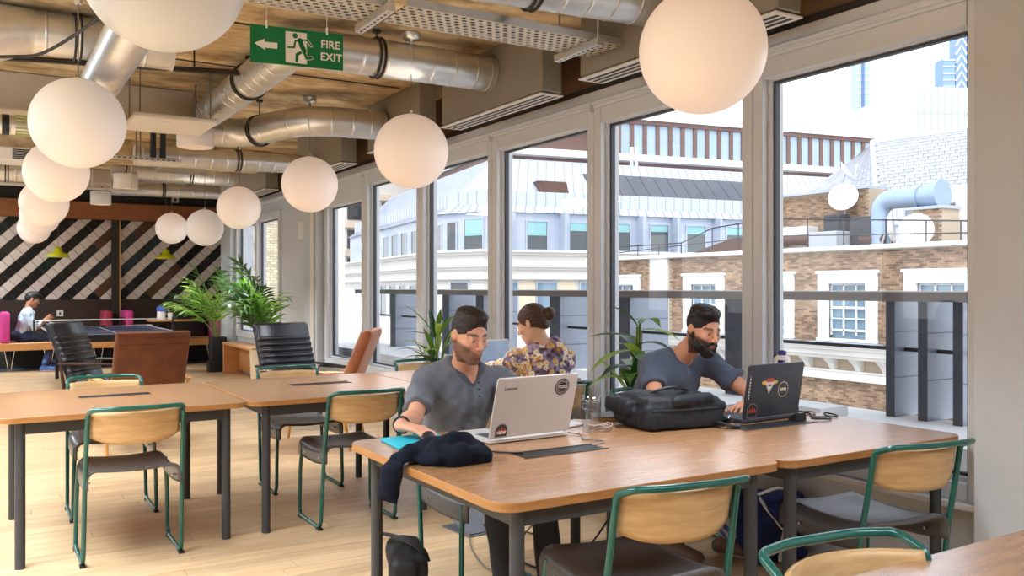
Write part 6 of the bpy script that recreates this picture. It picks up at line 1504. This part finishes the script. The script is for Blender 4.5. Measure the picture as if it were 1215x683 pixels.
b = MB(); b.bx(-.10, .10, -.07, .07, 0, .013, 0, X); b.build('pages', M['plyedge'], nb_); b = MB(); b.bx(-.103, .103, -.073, .073, .013, .016, 0, X); b.build('cover', M['frame'], nb_)
def cable(name, l, pts, r=.0035, m='black', n=10): b = MB(); b.tube(bez(pts, n), r, 6); return lab(b.build(name, M[m]), l, 'cable')
cable('laptop_cable', 'thin black cable from the hoodie to the table flap', [(1.60, 2.86, .748), (1.66, 2.80, .745), (1.70, 2.76, .745), (1.73, 2.74, .746)])
cable('laptop_cable', 'thin grey cable from the white laptop into the table flap', [(2.12, 3.02, .75), (2.15, 2.95, .745), (2.10, 2.86, .745), (2.14, 2.78, .745), (2.05, 2.73, .744)], .003, 'wire')
cable('charger_cable', 'tangle of dark charger cable on the table by the window', [(3.36, 2.84, .75), (3.42, 2.93, .75), (3.50, 3.0, .745), (3.47, 2.86, .745), (3.40, 2.78, .745), (3.52, 2.74, .745), (3.56, 2.83, .745), (3.50, 2.80, .748), (3.42, 2.70, .745), (3.33, 2.74, .748)], .0042, 'black')
cable('charger_cable', 'thinner brown cable looping on the table by the window', [(3.34, 2.90, .75), (3.44, 2.95, .744), (3.54, 2.91, .744), (3.46, 2.83, .744), (3.38, 2.88, .744)], .0032, 'lbrown')
S = SDF((3.36, 2.86, .735), (3.50, 3.02, .80), .004); S.box((3.43, 2.94, .757), (.04, .03, .018), .012, np.array(Matrix.Rotation(.5, 3, 'Z')), .0); lab(S.build('charger', M['black']), 'black charger block behind the dark laptop', 'charger')
b = MB(); b.prism([(0, 0), (.06, 0), (.006, .035)], -.03, .03, Matrix.Translation((3.27, 2.745, .7405)) @ Matrix.Rotation(R(80), 4, 'Z') @ Matrix.Rotation(R(90), 4, 'X')); lab(b.build('socket_flap', M['black']), 'raised black socket flap in front of the dark laptop', 'socket')
bt = thing('water_bottle', 'purple and white sports bottle standing behind the dark laptop', 'bottle', (3.50, 3.06, .738)); M['purple'] = mat('purple_plastic', (58, 44, 130), .25)
b = MB(); b.lathe([(.040, 0), (.043, .02), (.043, .195), (.035, .212)], (3.50, 3.06, .738), 22); b.build('bottle_body', M['purple'], bt); b = MB(); b.lathe([(.041, .208), (.044, .225), (.041, .262), (.024, .28)], (3.50, 3.06, .738), 22); b.build('cap', M['stk_white'], bt)
b = MB(); b.lathe([(.020, .276), (.024, .296), (.014, .304)], (3.50, 3.06, .738), 14); b.box((3.466, 3.035, .975), (.016, .034, .04)); b.box((3.474, 3.03, .945), (.02, .05, .012)); b.build('spout', M['purple'], bt)
# ================================================================ on the floor
S = SDF((1.30, 3.05, 0), (1.8, 3.65, .42), .008); BB = np.array(Matrix.Rotation(R(-20), 3, 'Z')); S.box((1.53, 3.34, .14), (.07, .19, .135), .03, BB, .01); S.box((1.50, 3.32, .235), (.055, .19, .045), .03, BB, .02); S.warp(folds(61, .006, 30)); S.plane((0, 0, .002), (0, 0, -1))
bg_ = lab(S.build('briefcase', M['nylon'], None, lambda V: np.tile(L3((30, 30, 32)), (len(V), 1))), 'black soft briefcase standing on the floor by the front table leg', 'bag')
b = MB(); strap(b, [(1.45, 3.48, .27), (1.46, 3.46, .31), (1.50, 3.34, .315), (1.54, 3.22, .295), (1.55, 3.18, .25)], .03); b.build('handle', M['black'], bg_)
M['navy'] = smat('navy_canvas', .85, bump=(300, .3, .002))
S = SDF((3.05, 2.65, 0), (3.64, 3.35, .52), .008); S.box((3.40, 3.06, .14), (.17, .12, .14), .06, np.array(Matrix.Rotation(R(-10), 3, 'Z')), .01); S.ell((3.36, 3.08, .29), (.11, .09, .06), None, .05); S.ell((3.47, 3.02, .30), (.09, .08, .06), None, .04); S.warp(folds(71, .012, 24)); S.warp(folds(72, .005, 60)); S.plane((0, 0, .002), (0, 0, -1))
def tote(V):
    s_ = np.sin(V[:, 0]*38+V[:, 2]*26+1.2*np.sin(V[:, 1]*20)); return np.where((s_ > 1.9)[:, None] & (V[:, 2:3] > .12), L3((214, 214, 222)), L3((38, 48, 92)))
tb = lab(S.build('tote_bag', M['navy'], None, tote, smooth_it=1), 'navy and white bag on the floor behind the front table legs', 'bag')
b = MB(); strap(b, [(3.27, 3.00, .33), (3.31, 2.955, .24), (3.37, 2.93, .17), (3.47, 2.925, .2), (3.54, 2.95, .30)], .05); strap(b, [(3.28, 3.02, .34), (3.38, 2.97, .37), (3.50, 2.96, .32)], .03); strap(b, [(3.37, 2.93, .17), (3.36, 2.932, .08), (3.36, 2.935, .02)], .045); b.build('strap', M['stk_white'], tb)
fb = thing('floor_box', 'open grey floor socket box under the front table', 'socket', (2.42, 4.32, 0)); X = Matrix.Translation((2.42, 4.30, 0)) @ Matrix.Rotation(R(5), 4, 'Z'); M['boxgrey'] = mat('box_grey', (108, 110, 118), .5)
b = MB(); b.bx(-.16, .16, -.14, .14, 0, .006, 0, X); b.build('box_frame', M['boxgrey'], fb); b = MB(); b.bx(-.15, .15, 0, .012, 0, .26, 0, X @ Matrix.Translation((0, -.12, .012)) @ Matrix.Rotation(R(-72), 4, 'X')); b.build('box_lid', M['boxgrey'], fb)
cable('floor_cable', 'black cable running from the floor box under the front table', [(2.42, 4.25, .03), (2.40, 4.05, .02), (2.30, 3.72, .008), (2.33, 3.45, .008), (2.60, 3.30, .008), (2.72, 3.18, .01), (2.74, 3.0, .02)], .006)
cable('floor_cable', 'second dark cable hanging under the front table to the floor', [(2.30, 2.75, .66), (2.32, 2.95, .4), (2.40, 3.3, .12), (2.44, 3.7, .008), (2.6, 3.95, .008), (2.50, 4.2, .02)], .005)
cable('floor_cable', 'thin cable hanging below the table flap behind the front chair', [(2.05, 2.78, .68), (2.0, 3.1, .35), (2.05, 3.5, .05), (2.16, 3.9, .008), (2.3, 4.2, .02)], .004, 'wire')
b = MB(); b.bx(2.70, 2.86, 3.08, 3.15, 0, .04); lab(b.build('power_strip', M['black'], bevel=.006), 'black power strip on the floor under the front table', 'socket')
b = MB(); b.bx(2.52, 2.60, 2.60, 2.68, .60, .65); lab(b.build('cable_clip_box', M['black'], bevel=.008), 'small black box hanging under the front table', 'socket')
